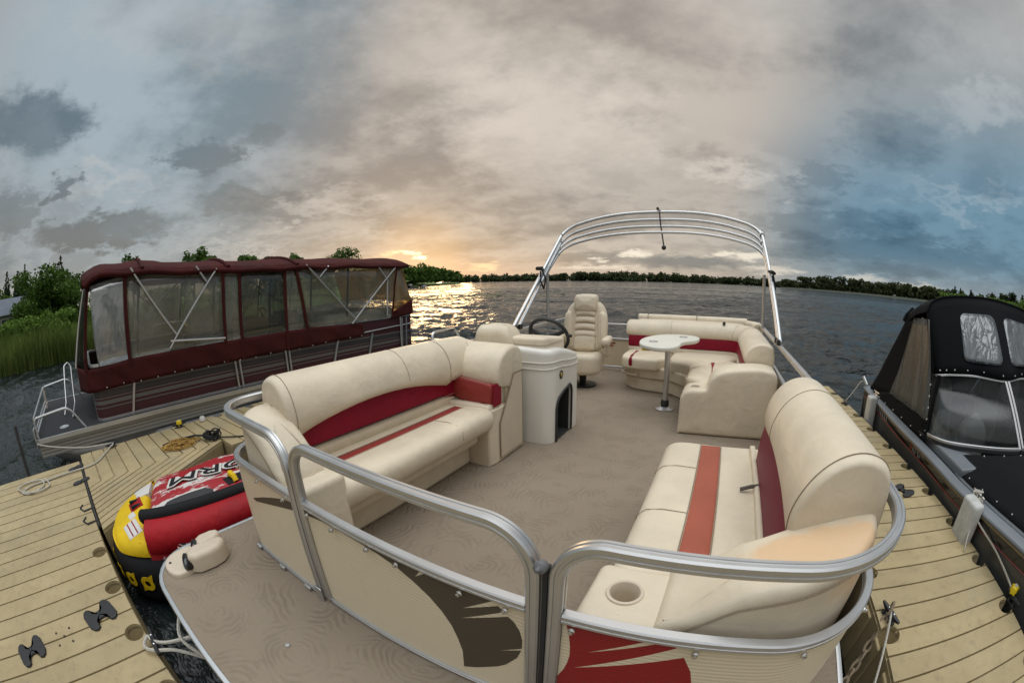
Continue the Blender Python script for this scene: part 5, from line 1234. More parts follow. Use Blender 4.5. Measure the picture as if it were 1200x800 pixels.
# dash: upholstered hump and pad
mb = MB(); mb.slab(dense(rrect(-1.95, -1.56, 2.875, 3.12, .07, 4), .03), .70, lambda x, y: .935-.10*max(0, (x+1.68)/.12)**2-.12*max(0, -(x+1.88)/.07)**2, .085, n=6, k=5, dome=.01); mb.build('dash_hump', M['cream'], cons)
pad = [(p[0], p[1]) for p in rpath([(-1.6, 2.92, 0), (-1.30, 2.92, 0, .06), (-1.28, 3.33, 0, .05), (-1.93, 3.33, 0, .04), (-1.93, 2.92, 0, .04), (-1.6, 2.92, 0)], 5)][:-1]
mb = MB(); mb.slab(dense(pad, .04), .70, lambda x, y: .848-.04*max(0, (y-3.0)/.4), .03, n=4, k=5, dome=.006); mb.build('dash_pad', M['cream'], cons)
seam_line(cons, [(x, y, .79) for x, y in inset(dense(pad, .04), -.002)[:18]], .002)
# wheel, tilted towards the helm seat
XW = Matrix.Translation((-1.50, 3.47, .795)) @ Matrix.Rotation(radians(-58), 4, 'X')
mb = MB(); mb.tube([(.185*cos(a), .185*sin(a), 0) for a in [2*pi*k/32 for k in range(32)]], .0165, 8, closed=True, X=XW); wh = mb.build('steering_wheel', M['black'], cons)
mb = MB()
for a in (pi/2, pi+.35, -.35): mb.tube([(0, 0, -.03), (.09*cos(a), .09*sin(a), -.024), (.18*cos(a), .18*sin(a), 0)], [.034, .024, .018], 8, X=XW)
mb.lathe([(.05, -.05), (.05, -.015), (.035, -.005), (0, -.002)], (0, 0, 0), 16, XW); mb.tube([(0, 0, -.04), (0, 0, -.16)], .025, 10, X=XW); mb.build('wheel_hub', M['black'], wh)
MB().lathe([(.02, 0), (.022, .02), (0, .03)], (-1.27, 3.40, .80), 12).build('ignition_knob', M['black'], cons)
# smoked windscreen
mb = MB(); mb.add([(-1.925, 2.93, .80), (-2.06, 3.14, .80), (-2.03, 3.09, 1.05), (-1.965, 2.99, 1.07)], [(0, 1, 2, 3)]); mb.build('windscreen', M['acrylic'], cons, smooth=0, thick=.006)

# helm chair -------------------------------------------------------------
XC = Matrix.Translation((-1.62, 4.80, 0)) @ Matrix.Rotation(radians(6), 4, 'Z')
mb = MB(); mb.lathe([(.17, 0), (.17, .02), (.05, .03), (.038, .04), (.05, .14), (.16, .20)], (0, .02, 0), 20, XC); chair = mb.build('helm_chair', M['black'], boat, label='high backed cream helm chair with ribbed back')
mb = MB(); mb.slab(dense(chaikin([(-.22, -.25), (.22, -.25), (.25, .0), (.23, .24), (-.23, .24), (-.25, 0)], 2, True), .05), .17, lambda x, y: .42+.06*max(0, -y-.05)-.0*x, .08, .06, n=5, k=5, X=XC, dome=-.012); mb.build('seat_cushion', M['cream'], chair)
def backslab(outl, y0, th, r, m, nm, lean=.16, dome=.015, mm='cream'):
    # outline in (x, z); thickness towards -y (facing the bow)
    Xb = XC @ Matrix(((1, 0, 0, 0), (0, lean, -1, .24), (0, 1, 0, 0), (0, 0, 0, 1)))
    b = MB(); b.slab(dense(outl, .04), y0, y0+th, r, .02, n=4, k=5, X=Xb, dome=dome); return b.build(nm, M[mm], chair)
BO = chaikin([(-.20, .40), (.20, .40), (.265, .60), (.265, .82), (.235, .95), (.14, 1.04), (-.14, 1.04), (-.235, .95), (-.265, .82), (-.265, .60)], 1, True)
backslab(BO, .10, .14, .06, None, 'chair_back', dome=-.01)
backslab(chaikin([(-.125, .91), (.125, .91), (.15, .95), (.145, 1.09), (.11, 1.12), (-.11, 1.12), (-.145, 1.09), (-.15, .95)], 1, True), .12, .175, .05, None, 'headrest')
for i in range(5):
    z0 = .845-.085*i; h = .082 if i < 4 else .18
    if i == 4: z0 = .43
    w_ = .125+.004*i
    o = [(-w_, z0), (w_, z0), (w_, z0+h*.8), (w_*.5, z0+h), (-w_*.5, z0+h), (-w_, z0+h*.8)]
    backslab(chaikin([(-w_, z0), (-w_*.5, z0+.016), (w_*.5, z0+.016), (w_, z0), (w_, z0+h-.010), (w_*.5, z0+h+.006), (-w_*.5, z0+h+.006), (-w_, z0+h-.010)], 1, True), .20, .066, .024, None, 'back_rib', dome=.006)
for s in (-1, 1):
    backslab(chaikin([(s*.215-.055, .46), (s*.215+.055, .46), (s*.225+.055, .85), (s*.18+.03, .93), (s*.20-.055, .86)] if s > 0 else [(s*.215+.055, .46), (s*.20+.055, .86), (s*.18-.03, .93), (s*.225-.055, .85), (s*.215-.055, .46)][::1], 1, True) if s > 0 else chaikin([(-.27, .46), (-.16, .46), (-.145, .86), (-.21, .93), (-.28, .85)], 1, True), .14, .13, .05, None, 'side_bolster')
    mb = MB(); mb.slab(dense(rrect(s*.30-.05, s*.30+.05, -.20, .16, .045, 4), .04), .53, .62, .04, .03, n=4, k=4, X=XC); mb.build('armrest', M['cream'], chair)
    mb = MB(); mb.box(s*.285-.03, s*.285+.03, .04, .16, .36, .56, XC); mb.build('arm_support', M['cream_hard'], chair, bevel=.02)

# pedestal table ----------------------------------------------------------
tr_ = empty('pedestal_table', (-.49, 4.16, 0), 'pale plastic teardrop table on a steel pedestal standing on the deck', 'table')
MB().lathe([(.10, 0), (.10, .008), (.07, .014), (.045, .03)], (-.49, 4.16, .002), 24).build('base_plate', M['alu'], tr_)
MB().lathe([(.042, .01), (.042, .09), (.034, .10)], (-.49, 4.16, .002), 20).build('base_socket', M['black'], tr_)
MB().lathe([(.030, .05), (.030, .64), (.08, .655), (.08, .672)], (-.49, 4.16, .002), 24).build('pedestal', M['alu'], tr_)
TT = [(-.76, 3.97), (-.72, 3.82), (-.62, 3.70), (-.49, 3.65), (-.39, 3.72), (-.345, 3.86), (-.345, 4.02), (-.315, 4.15), (-.21, 4.25), (-.17, 4.42), (-.20, 4.56), (-.30, 4.65), (-.48, 4.67), (-.64, 4.58), (-.74, 4.36), (-.775, 4.15)]
TT = dense(chaikin(TT, 2, True), .05)
if sum((b[0]-a[0])*(b[1]+a[1]) for a, b in zip(TT, TT[1:]+TT[:1])) > 0: TT = TT[::-1]
mb = MB(); mb.slab(TT, .672, .715, .012, .02, n=4, k=4); tt = mb.build('table_top', M['table_white'], tr_)
for x, y in ((-.62, 4.0), (-.36, 4.45)): MB().lathe([(.045, 0), (.045, .003), (.040, .003), (.040, -.001)], (x, y, .7155), 22, caps=False).build('cup_ring', M['gunwale_grey'], tt)
MB().box(-.70, -.62, 3.80, 3.90, .655, .670).build('table_label', M['yellow_tag'], tt)
adopt(tr_)

# aft L lounge ------------------------------------------------------------
mb = MB(); fo = [(-1.10, 5.85), (-1.10, 4.98), (-1.0, 4.86), (-.86, 4.80), (-.50, 4.72), (-.30, 4.50), (-.24, 4.2), (-.24, 3.75), (.57, 3.75), (.57, 5.85)]
mb.prism(fo, .0, .16); mb.prism(inset(fo, -.03), .16, .30); aft = mb.build('aft_lounge', M['cream'], boat, bevel=.02, label='cream L-shaped lounge at the stern with a red band, facing the table')
so_ = [(-1.14, 5.4), (-1.14, 4.80), (-1.0, 4.68), (-.55, 4.64), (-.52, 5.4)]
def cush(o, z0, z1, nm, r=.045, m='cream', par=aft, rb=.03, dome=.008):
    if sum((b[0]-a[0])*(b[1]+a[1]) for a, b in zip(o, o[1:]+o[:1])) > 0: o = o[::-1]
    b = MB(); b.slab(dense(chaikin(o, 1, True), .05), z0, z1, r, rb, n=4, k=5, dome=dome); return b.build(nm, M[m], par)
cush([(-1.15, 5.4), (-1.15, 4.80), (-1.02, 4.70), (-.56, 4.66), (-.56, 5.4)], .27, .415, 'seat_cushion')
cush([(-.55, 5.4), (-.55, 4.66), (-.38, 4.60), (-.24, 4.42), (.35, 5.1), (.35, 5.4)], .27, .415, 'seat_cushion')
cush([(-.27, 4.45), (-.27, 3.74), (.33, 3.74), (.33, 5.1)], .27, .415, 'seat_cushion')
cush([(-1.04, 4.72), (-1.04, 5.2), (-.96, 5.2), (-.96, 4.69)], .30, .422, 'red_stripe', m='red')
cush([(-.06, 3.76), (-.06, 4.7), (.02, 4.75), (.02, 3.76)], .30, .422, 'red_stripe', m='red')
ap = [(p[0], p[1]) for p in rpath([(-1.14, 5.62, 0), (-.6, 5.62, 0), (.585, 5.62, 0, .45), (.585, 4.4, 0), (.585, 3.85, 0)], 8)]
mb = MB(); mb.sweep(crv([(.0, .36), (.0, .46), (.30, .46), (.32, .40), (.30, .36)], 1), ap, cap=.02, side=-1); mb.build('back_lower', M['cream'], aft)
mb = MB(); mb.sweep(crv([(.02, .44), (.02, .64), (.27, .64), (.30, .57), (.305, .50), (.295, .44)], 1), ap, cap=.02, side=-1); mb.build('back_band', M['red'], aft)
ar = MB(); ar.sweep([(u*.98+.0, (z-.62)*.78+.565) for u, z in ROLL_ if z > .6] + [(.0, .56)], ap, cap=.06, capn=5, side=-1); ar.build('back_roll', M['cream'], aft)
for i in (1, 5, 10): seam(aft, ar, i, 1.006, part=lambda q: q[2] > .60)
sp = [(p[0], p[1]) for p in rpath([(-1.14, 6.0, 0), (.60, 6.0, 0, .35), (.60, 5.5, 0)], 8)]
cush([(-1.14, 5.60), (-1.14, 5.95), (.25, 5.95), (.45, 5.75), (.3, 5.55)], .55, .76, 'sun_pad')
for a, b in ((-1.16, -1.02), (-1.01, -.30), (-.29, .45)):
    s_ = MB(); s_.sweep(crv([(-.07, .62), (-.07, .80), (0, .825), (.07, .80), (.07, .62)], 2), [(a+.02, 6.02), ((a+b)/2, 6.02), (b-.02, 6.02 if b < .3 else 5.98)], cap=.02); s_.build('sun_pad_bolster', M['cream'], aft)
s_ = MB(); s_.sweep(crv([(-.07, .60), (-.07, .78), (0, .80), (.07, .78), (.07, .60)], 2), [(.45, 5.98), (.55, 5.85), (.58, 5.6)], cap=.03); s_.build('sun_pad_bolster', M['cream'], aft)
mb = MB(); mb.tube([(-1.10, 4.93, .20), (-1.13, 4.90, .20), (-1.02, 4.78, .20), (-.92, 4.75, .20), (-.90, 4.78, .20)], .012, 8); mb.build('drawer_handle', M['cream_hard'], aft)
# entry arm panel facing the bow
APO = [(-.28, .0), (.585, .0), (.585, .50), (.57, .575), (.53, .60), (.40, .615), (.22, .60), (.08, .575), (.01, .54), (-.035, .485), (-.05, .41), (-.10, .403), (-.20, .40), (-.255, .375), (-.28, .32)]
XP = Matrix.Translation((0, 3.78, 0)) @ Matrix(((1, 0, 0, 0), (0, 0, -1, 0), (0, 1, 0, 0), (0, 0, 0, 1)))
mb = MB(); mb.slab(dense(chaikin(APO[2:], 1, False)+APO[:2], .05), 0, .30, .035, .02, n=4, k=5, X=XP); pn = mb.build('entry_arm', M['cream'], aft)
MB().lathe([(.036, -.03), (.036, 0), (.044, .003), (.046, -.003)], (-.155, 3.62, .403), 22, caps=False).build('cup_holder', M['cream_hard'], aft)
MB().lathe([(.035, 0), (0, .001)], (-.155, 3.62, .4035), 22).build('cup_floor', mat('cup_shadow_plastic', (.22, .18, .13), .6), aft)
MB().lathe([(.02, 0), (.022, .02), (.012, .035), (0, .037)], (.10, 5.42, .775), 10).build('filler_cap', M['black'], aft)
# stern gate panel
mb = MB(); mb.rail(rpath([(-1.98, 5.85, .03), (-1.98, 5.85, .66, .08), (-1.20, 5.85, .66, .08), (-1.20, 5.85, .03)], 6), .032, (0, 1, 0)); mb.rail([(-1.98, 5.85, .45), (-1.20, 5.85, .45)], .028); mb.rail([(-1.98, 5.85, .04), (-1.20, 5.85, .04)], .028); sg = mb.build('stern_gate', M['alu'], boat)
panel([(-1.96, 5.85, 0), (-1.22, 5.85, 0)], .05, .44, 'gate_panel', M['fence_cream'], sg)
for q in ((-1.60, -1.47, 5.838, 5.843, .385, .40), (-1.58, -1.50, 5.838, 5.843, .345, .36)): MB().box(*q).build('warning_label', M['decal_red'], sg, smooth=0)
# folded awning frame ---------------------------------------------------------
aw = None
def hoop(y0, z0, y1, z1, r, crown=.20, rc=.22, xs=(XL, XR)):
    xl, xr = xs; zc = z1-crown; pts = [(xl, y0, z0, 0), (xl+.04, y1, zc, rc)]
    for i in range(1, 12):
        t = i/12; u = abs(2*t-1); pts.append((xl+.04+(xr-xl-.08)*t, y1, zc+crown*(1-u**2.6), 0))
    pts += [(xr-.04, y1, zc, rc), (xr, y0, z0, 0)]
    P_ = rpath(pts, 7); mb = MB(); mb.tube(catmull(P_, 2), r, 10); return mb
root_aw = hoop(3.80, .80, 5.20, 2.16, .021).build('awning_frame', M['alu'], boat, label='folded aluminium awning hoops over the stern of the pontoon boat')
hoop(3.93, .80, 5.17, 2.06, .020).build('hoop', M['alu'], root_aw)
hoop(4.35, 1.22, 5.13, 1.97, .018, .19).build('hoop', M['alu'], root_aw)
hoop(4.45, 1.22, 5.09, 1.89, .018, .18).build('hoop', M['alu'], root_aw)
for x in (XL+.02, XR-.02):
    mb = MB(); mb.tube([(x, 4.68 if x < 0 else 5.2, .78), (x, 4.66 if x < 0 else 5.15, 1.42)], .020, 8); mb.build('support_pole', M['alu_dull'], root_aw)
    MB().box(x-.018, x+.018, 3.76, 3.84, .78, .83).build('deck_hinge', M['black'], root_aw, bevel=.006); MB().box(x-.018, x+.018, 3.90, 3.96, .78, .83).build('deck_hinge', M['black'], root_aw, bevel=.006)
    mb = MB(); yy, zz = 4.44, 1.42; mb.tube([(x+.03, yy-.05, zz), (x, yy-.07, zz+.01), (x-.03, yy, zz+.02), (x, yy+.08, zz+.02), (x+.03, yy+.03, zz)], .014, 6, closed=True); mb.tube([(x+.02, yy+.03, zz), (x+.05, yy+.06, zz-.12), (x+.04, yy+.02, zz-.22), (x+.02, yy-.02, zz-.14), (x+.01, yy, zz-.02)], .009, 6); mb.build('tie_strap', M['strap_black'], root_aw)
mb = MB(); mb.tube([(-.72, 5.19, 2.17), (-.70, 5.12, 1.98), (-.66, 5.05, 1.72)], .009, 8); mb.blob((-.66, 5.05, 1.70), (.03, .03, .03), 12, 8); mb.build('hanging_light', M['black'], root_aw)
mb = MB(); mb.blob((-.74, 5.19, 2.205), (.02, .02, .02), 8, 6); mb.tube([(-.74, 5.19, 2.2), (-.70, 5.19, 2.17)], .008, 6); mb.build('mount_clip', M['black'], root_aw)
# grab handle at the starboard side and cleat on the port side
mb = MB(); mb.tube(rpath([(-2.06, 2.50, .76), (-2.10, 2.55, .90, .05), (-2.10, 2.85, .90, .05), (-2.06, 2.90, .76)], 5), .013, 8); mb.build('grab_rail', M['chrome'], boat)
MB().lathe([(.0, -.012), (.03, -.008), (.035, 0), (.03, .012), (.012, .015), (.010, .035)], (0, 0, 0), 16, Matrix.Translation((.66, 1.62, .70)) @ Matrix.Rotation(-pi/2, 4, 'Y')).build('rail_knob', M['chrome'], boat)
adopt(boat)
# ================================================================ maroon pontoon boat at the left
mbt = empty('pontoon_boat', (-7.2, 3, -.08), 'maroon pontoon boat with a full canvas and window enclosure moored along the left finger dock', 'pontoon boat')
NX, FX, ZD = -6.0, -8.45, -.08
o = [(p[0], p[1]) for p in rpath([(-5.87, 6.7, 0), (-8.55, 6.7, 0), (-8.55, -1.14, 0, .08), (-5.87, -1.14, 0, .08), (-5.87, 6.7, 0)], 4)][:-1]
if sum((b[0]-a[0])*(b[1]+a[1]) for a, b in zip(o, o[1:]+o[:1])) > 0: o = o[::-1]
MB().prism(inset(o, .01), ZD-.05, ZD).build('deck', M['deck_dark'], mbt, smooth=0)
mb = MB(); mb.tube([(x, y, ZD-.02) for x, y in o], .03, prof=[(-.6, -.9), (.6, -.9), (.6, .9), (-.6, .9)], closed=True); mb.build('deck_edge_trim', M['alu'], mbt)
MB().box(-5.93, -5.905, -1.10, 6.68, ZD-.24, ZD-.045).build('ribbed_skirt', M['alu_ribbed'], mbt, smooth=0); MB().box(-8.5, -5.93, -1.10, -1.075, ZD-.24, ZD-.045).build('ribbed_skirt', M['alu_ribbed'], mbt, smooth=0)
for x in (-6.27, -8.1):
    mb = MB(); mb.tube([(x, -1.0, -.24), (x, -.9, -.30), (x, -.5, -.42), (x, -.1, -.48), (x, .3, -.50), (x, 6.6, -.50)], [.04, .12, .22, .28, .30, .30], 24); mb.build('pontoon', M['alu'], mbt)
mb = MB(); mb.prism([(.15, 0), (1.0, 0), (.72, -.2), (.35, -.2)], 0, .02, Matrix.Translation((-5.95, .0, -.30)) @ Matrix(((0, 0, 1, 0), (1, 0, 0, 0), (0, 1, 0, 0), (0, 0, 0, 1)))); mb.build('bracket', M['alu_dull'], mbt, smooth=0)
# fence: near side, front and far side
fpath = [(p[0], p[1]) for p in rpath([(NX, 6.55, 0), (NX, .02, 0, .16), (FX, .02, 0, .16), (FX, 6.55, 0)], 6)]
M['dull_stripe'] = mat('dull_stripe', (.125, .115, .11), .5, metal=.3)
def band(z0, z1, th, m, nm, path=fpath, par=mbt, off=0): return panel([(a, b, 0) for a, b in path], z0, z1, nm, m, par, off, th)
band(ZD+.03, .62, .02, M['maroon_sheet'], 'fence_panel')
for z0, z1 in ((.075, .09), (.125, .175), (.20, .215), (.30, .33)): band(z0, z1, .030, M['dull_stripe'], 'stripe_moulding')
band(ZD+.0, ZD+.035, .035, M['alu'], 'bottom_rail')
band(.62, .655, .04, M['alu'], 'top_rail')
band(.225, .295, .026, mat('dark_band', (.035, .03, .032), .4), 'dark_band')
for ya, za, yb, zb in ((.71, .34, .60, ZD), (2.44, .34, 2.46, ZD), (2.52, .34, 2.54, ZD), (3.40, .34, 3.42, ZD), (3.47, .34, 3.49, ZD), (4.53, .34, 4.40, ZD), (5.40, .38, 5.27, ZD), (6.38, .60, 6.35, ZD), (6.25, .60, 6.22, ZD)):
    mb = MB(); mb.tube([(-5.965, ya, za), (-5.965, yb, zb)], .017, prof=[(-.8, -1), (.8, -1), (.8, 1), (-.8, 1)]); mb.build('fence_post', M['alu'], mbt, smooth=0)
mb = MB(); mb.tube([(-5.97, 5.2, .42), (-5.97, 6.6, .46)], .014, 8); mb.build('stern_rail', M['alu'], mbt)
mb = MB(); mb.tube([(-5.955, 6.2, .62), (-5.955, 6.2, ZD)], .014, 8); mb.build('stern_rail', M['alu'], mbt)
# canopy roof
def droop(y): return .13*max(0, 1-(y-.02)/.38)**2
def rz(t, v):
    """t 0..1 along the boat, v -1..1 across"""
    y = .02+t*6.43
    bows = [.10, 1.05, 2.45, 3.75, 5.0, 6.45]; d = min(abs(y-b) for b in bows); sag = -.024*min(1, d/.45)
    e = 1.80-.10*min(1, max(0, (y-.4)/2.2))
    if y > 4.6: e += .0
    return y, e+.20*(1-abs(v)**2.6)+sag*(1-.3*abs(v))+(.03 if abs(y-1.05) < .3 else 0)*(1-abs(v))
mb = MB(); nu, nv = 64, 16
for i in range(nu+1):
    for j in range(nv+1):
        v = -1+2*j/nv; y, z = rz(i/nu, v)
        z -= droop(y); 
        mb.v.append((-7.22+1.27*v, y-(.0 if i else .04), z+.008*sin(y*23+v*5)*(abs(v) > .7)))
for i in range(nu):
    for j in range(nv): mb.f.append((i*(nv+1)+j, i*(nv+1)+j+1, (i+1)*(nv+1)+j+1, (i+1)*(nv+1)+j))
mb.build('canopy_roof', M['canvas'], mbt, thick=.012, smooth=60)
# valance rolls along both eaves
def eave(t): y, z = rz(t, 1); return y, z-droop(y)
for sx in (1, -1):
    mb = MB(); P_ = []
    for i in range(50):
        y, z = eave(i/49); P_.append((-7.22+sx*1.275, y, z-.035+.008*sin(i*.9)))
    mb.tube(P_, .04, 8); mb.build('valance', M['canvas'], mbt)
mb = MB(); mb.tube([(-7.22+1.27*v, .02, rz(0, v)[1]-.13-.03) for v in [(-1+.1*k) for k in range(21)]], .035, 8); mb.build('valance', M['canvas'], mbt)
for b in (.98, 2.42, 3.72):
    mb = MB(); P_ = [(-7.22+1.285*v, b+.05*(1-abs(v)), rz((b-.1)/6.35, v)[1]+.012) for v in [(-1+.08*k) for k in range(26)]]; mb.tube(P_, .030, 8); mb.build('roof_bow', M['canvas'], mbt)
# skirt of the enclosure, gathered and snapped
def wavy(x, y): return .012*sin(y*8+x*3)+.006*sin(y*19)
def curtain(pts_bot, pts_top, m, nm, nn=30, th=.006, wav=1, par=mbt, nvv=6):
    mb = MB()
    for i in range(nn+1):
        t = i/nn; k = t*(len(pts_bot)-1); a = min(int(k), len(pts_bot)-2); f = k-a
        b = Vector(pts_bot[a]).lerp(Vector(pts_bot[a+1]), f); tp = Vector(pts_top[a]).lerp(Vector(pts_top[a+1]), f)
        for j in range(nvv+1): q = b.lerp(tp, j/nvv); w_ = wavy(q.x, q.y+.3*j/nvv)*wav*sin(pi*(.15+.7*j/nvv)); mb.v.append((q.x+w_*.7, q.y+w_*.7*0, q.z))
    for i in range(nn):
        for j in range(nvv): mb.f.append((i*(nvv+1)+j, (i+1)*(nvv+1)+j, (i+1)*(nvv+1)+j+1, i*(nvv+1)+j+1))
    return mb.build(nm, m, par, thick=th, smooth=60)
X1 = -5.955
skp = [(X1, 5.15), (X1, 3.92), (X1, 2.31), (X1, .68), (X1, .15), (-6.06, -.06), (-6.4, -.20), (-8.0, -.22), (-8.49, .1), (-8.49, 5.2)]
zb = [.37, .35, .34, .33, .31, .30, .30, .32, .34, .36]; zt_ = [.60, .66, .65, .645, .60, .60, .62, .64, .66, .66]
curtain([(x, y, z) for (x, y), z in zip(skp, zb)], [(x, y, z) for (x, y), z in zip(skp, zt_)], M['canvas'], 'skirt', 160, wav=1.6)
for i in range(18):
    y = .25+i*.285; z = .335+.012*sin(i*2.)+(.02 if y > 4 else 0); mb = MB(); mb.lathe([(.009, 0), (.007, .006), (0, .008)], (0, 0, 0), 8, Matrix.Translation((X1+.020, y, z+.012)) @ Matrix.Rotation(pi/2, 4, 'Y')); mb.build('snap_button', M['tube_white'], mbt)
# windows on the near side
def pane(nm, q, m, par=mbt, wav=.6, th=.003): return curtain([q[0], q[1]], [q[3], q[2]], m, nm, 14, th, wav, par)
def ez(y): return eave((y-.1)/6.35)[1]-.05
cuts_ = [(.17, .68, .12, .70, 'window_bright'), (.70, 2.30, .72, 2.32, 'window'), (2.32, 2.58, 2.34, 2.60, 'window'), (2.62, 3.45, 2.64, 3.46, 'window_tint'), (3.47, 3.92, 3.48, 3.68, 'window'), (3.94, 5.95, 3.70, 6.1, 'window')]
for b0, b1, t0, t1, mm in cuts_:
    pane('side_window', [(X1-.01, b0, .62), (X1-.01, b1, .64), (X1-.01, t1, ez(t1)), (X1-.01, t0, ez(t0))], M[mm])
pane('side_window', [(X1-.01, 5.96, .72), (X1-.01, 6.58, .95), (X1-.03, 6.25, ez(6.2)), (X1-.01, 6.12, ez(6.1))], M['window_amber'])
pane('stern_curtain', [(-6.0, 6.60, .95), (-8.4, 6.60, .95), (-8.4, 6.35, 1.66), (-6.0, 6.35, 1.66)], M['window_amber'])
pane('front_window', [(-6.10, -.08, .58), (-7.20, -.24, .60), (-7.20, .02, 1.68), (-6.12, .10, 1.62)], M['window_tint'])
pane('front_window', [(-7.25, -.24, .60), (-8.40, -.02, .60), (-8.38, .10, 1.62), (-7.25, .02, 1.68)], M['window_tint'])
for b0, b1, mm in ((.2, 2.3, 'window'), (2.35, 4.2, 'window'), (4.25, 6.5, 'window')):
    pane('far_window', [(-8.48, b0, .62), (-8.48, b1, .64), (-8.48, b1, ez(b1)), (-8.48, b0, ez(b0))], M[mm])
# maroon webbing round the windows
def web(nm, pts, r=.024, m='canvas'):
    mb = MB(); mb.tube(pts, r, prof=[(-.3, -1), (.3, -1), (.3, 1), (-.3, 1)], up=(0, 1, 0)); return mb.build(nm, M[m], mbt, smooth=0)
for yb_, yt_, r in ((.69, .70, .030), (2.31, 2.33, .026), (2.60, 2.62, .026), (3.46, 3.47, .026), (3.93, 3.69, .028)):
    web('window_webbing', [(X1+.006, yb_, .34 if r > .025 else .64), (X1+.006, (yb_+yt_)/2, 1.1), (X1+.006, yt_, ez(yt_)+.03)], r)
mb = MB(); mb.tube([(X1+.01, 5.95, .64), (X1+.01, 6.02, .95), (X1+.01, 6.06, 1.3), (X1+.01, 6.14, 1.62)], .018, 6); mb.build('window_webbing', M['canvas'], mbt)
web('window_webbing', [(X1, 2.6, ez(2.6)-.01), (X1, 3.46, ez(3.46)-.01)], .03)
web('window_webbing', [(-6.04, -.05, .58), (-6.05, .02, 1.1), (-6.06, .09, 1.66)], .026)
curtain([(X1, 5.92, .60), (X1, 6.60, .66)], [(X1, 5.97, .74), (X1, 6.60, .96)], M['canvas'], 'stern_flap', 10)
mb = MB(); mb.tube([(-6.5, -.23, .60), (-6.5, -.11, 1.1), (-6.5, .03, 1.66)], .016, 6); mb.build('front_pole', M['tube_white'], mbt)
# white cross braces
for a, b in (((.785, 1.80), (1.49, .85)), ((2.21, 1.70), (1.355, .68)), ((1.86, 1.75), (2.03, 1.53)), ((1.38, .78), (2.30, .70)), ((3.89, 1.70), (4.985, .673)), ((4.37, 1.67), (4.17, 1.485)), ((6.06, 1.62), (4.875, .62)), ((5.58, 1.66), (5.86, 1.35)), ((5.83, 1.35), (5.80, .68))):
    mb = MB(); mb.tube([(X1+.03, a[0], a[1]), (X1+.03, b[0], b[1])], .016, 8); mb.build('cross_brace', M['alu'], mbt)
for a, b in (((1.0, 1.7), (2.1, .9)), ((2.2, 1.65), (1.2, .85)), ((3.9, 1.6), (5.0, .9)), ((4.6, 1.6), (3.7, .9))):
    mb = MB(); mb.tube([(FX+.06, a[0], a[1]), (FX+.06, b[0], b[1])], .015, 8); mb.build('cross_brace', M['alu_dull'], mbt)
for y in (.85, 2.15, 3.2, 4.05, 4.9):
    mb = MB(); mb.tube([(-6.15, y, .45), (-6.13, y+.06, 1.2), (-6.16, y+.12, 1.68), (-7.2, y+.12, 1.88), (-8.25, y+.12, 1.68), (-8.3, y+.06, 1.2), (-8.3, y, .45)], .018, 8); mb.build('frame_bow', M['black'], mbt)
# what stands inside
def seatblk(x0, x1, y0, y1, z0, z1, nm='inner_seat', m='grey_seat'):
    mb = MB(); mb.slab(dense(rrect(x0, x1, y0, y1, .08, 4), .08), z0, z1, .08, .02, n=4, k=4); mb.build(nm, M[m], mbt)
for q in ((-8.38, -8.05, .3, 2.2, ZD, .72), (-8.05, -7.75, .35, 2.2, ZD, .36), (-6.42, -6.1, .3, 1.9, ZD, .66), (-8.38, -8.05, 4.2, 6.3, ZD, .78), (-8.0, -6.2, 5.9, 6.3, ZD, .82), (-6.45, -6.12, 4.4, 5.9, ZD, .80), (-7.1, -6.6, 3.75, 4.15, .05, .95)): seatblk(*q)
seatblk(-6.75, -6.15, 2.75, 3.25, ZD, .92, 'inner_console', 'cream_hard')
mb = MB(); mb.tube([(.17*cos(a), .17*sin(a), 0) for a in [2*pi*k/20 for k in range(20)]], .015, 6, closed=True, X=Matrix.Translation((-6.45, 3.35, .92)) @ Matrix.Rotation(-.9, 4, 'X')); mb.build('inner_wheel', M['black'], mbt)
for y in (4.75, 1.5):
    mb = MB(); mb.tube(rpath([(-8.2, y, .7), (-8.2, y+.03, .92, .08), (-8.2, y+.75, .92, .08), (-8.2, y+.78, .7)], 5), .014, 6); mb.build('grab_rail', M['chrome'], mbt)
# bow platform rails, ladder
def prl(pts, r=.017, nm='platform_rail'): mb = MB(); mb.tube(rpath(pts, 7), r, 8); return mb.build(nm, M['alu'], mbt)
prl([(-5.93, -1.08, ZD), (-5.95, -1.10, .17, .06), (-5.95, -.45, .22, .22), (-5.93, -.22, ZD)])
prl([(-7.9, -1.08, ZD), (-7.95, -1.10, .26, .06), (-7.95, -.5, .32, .22), (-7.93, -.2, ZD)])
prl([(-5.95, -1.10, .17), (-7.0, -1.11, .20), (-7.95, -1.10, .26)]); prl([(-5.95, -1.10, .02), (-7.95, -1.10, .04)])
prl([(-6.9, -.62, ZD+.02), (-7.0, -.55, .1, .04), (-7.35, -.5, .58, .05), (-7.42, -.42, .62, .03), (-7.38, -.36, .55, .03), (-7.05, -.38, .06, .05), (-6.6, -.45, ZD+.02)], .014, 'boarding_ladder')
MB().lathe([(.09, 0), (.09, .006), (.06, .010), (.05, .004), (0, .004)], (-6.25, -.62, ZD), 20).build('deck_plate', M['alu'], mbt)
MB().box(-6.05, -5.90, -1.15, -1.13, ZD-.12, ZD+.14).build('corner_bracket', M['alu'], mbt, bevel=.004)
adopt(mbt)

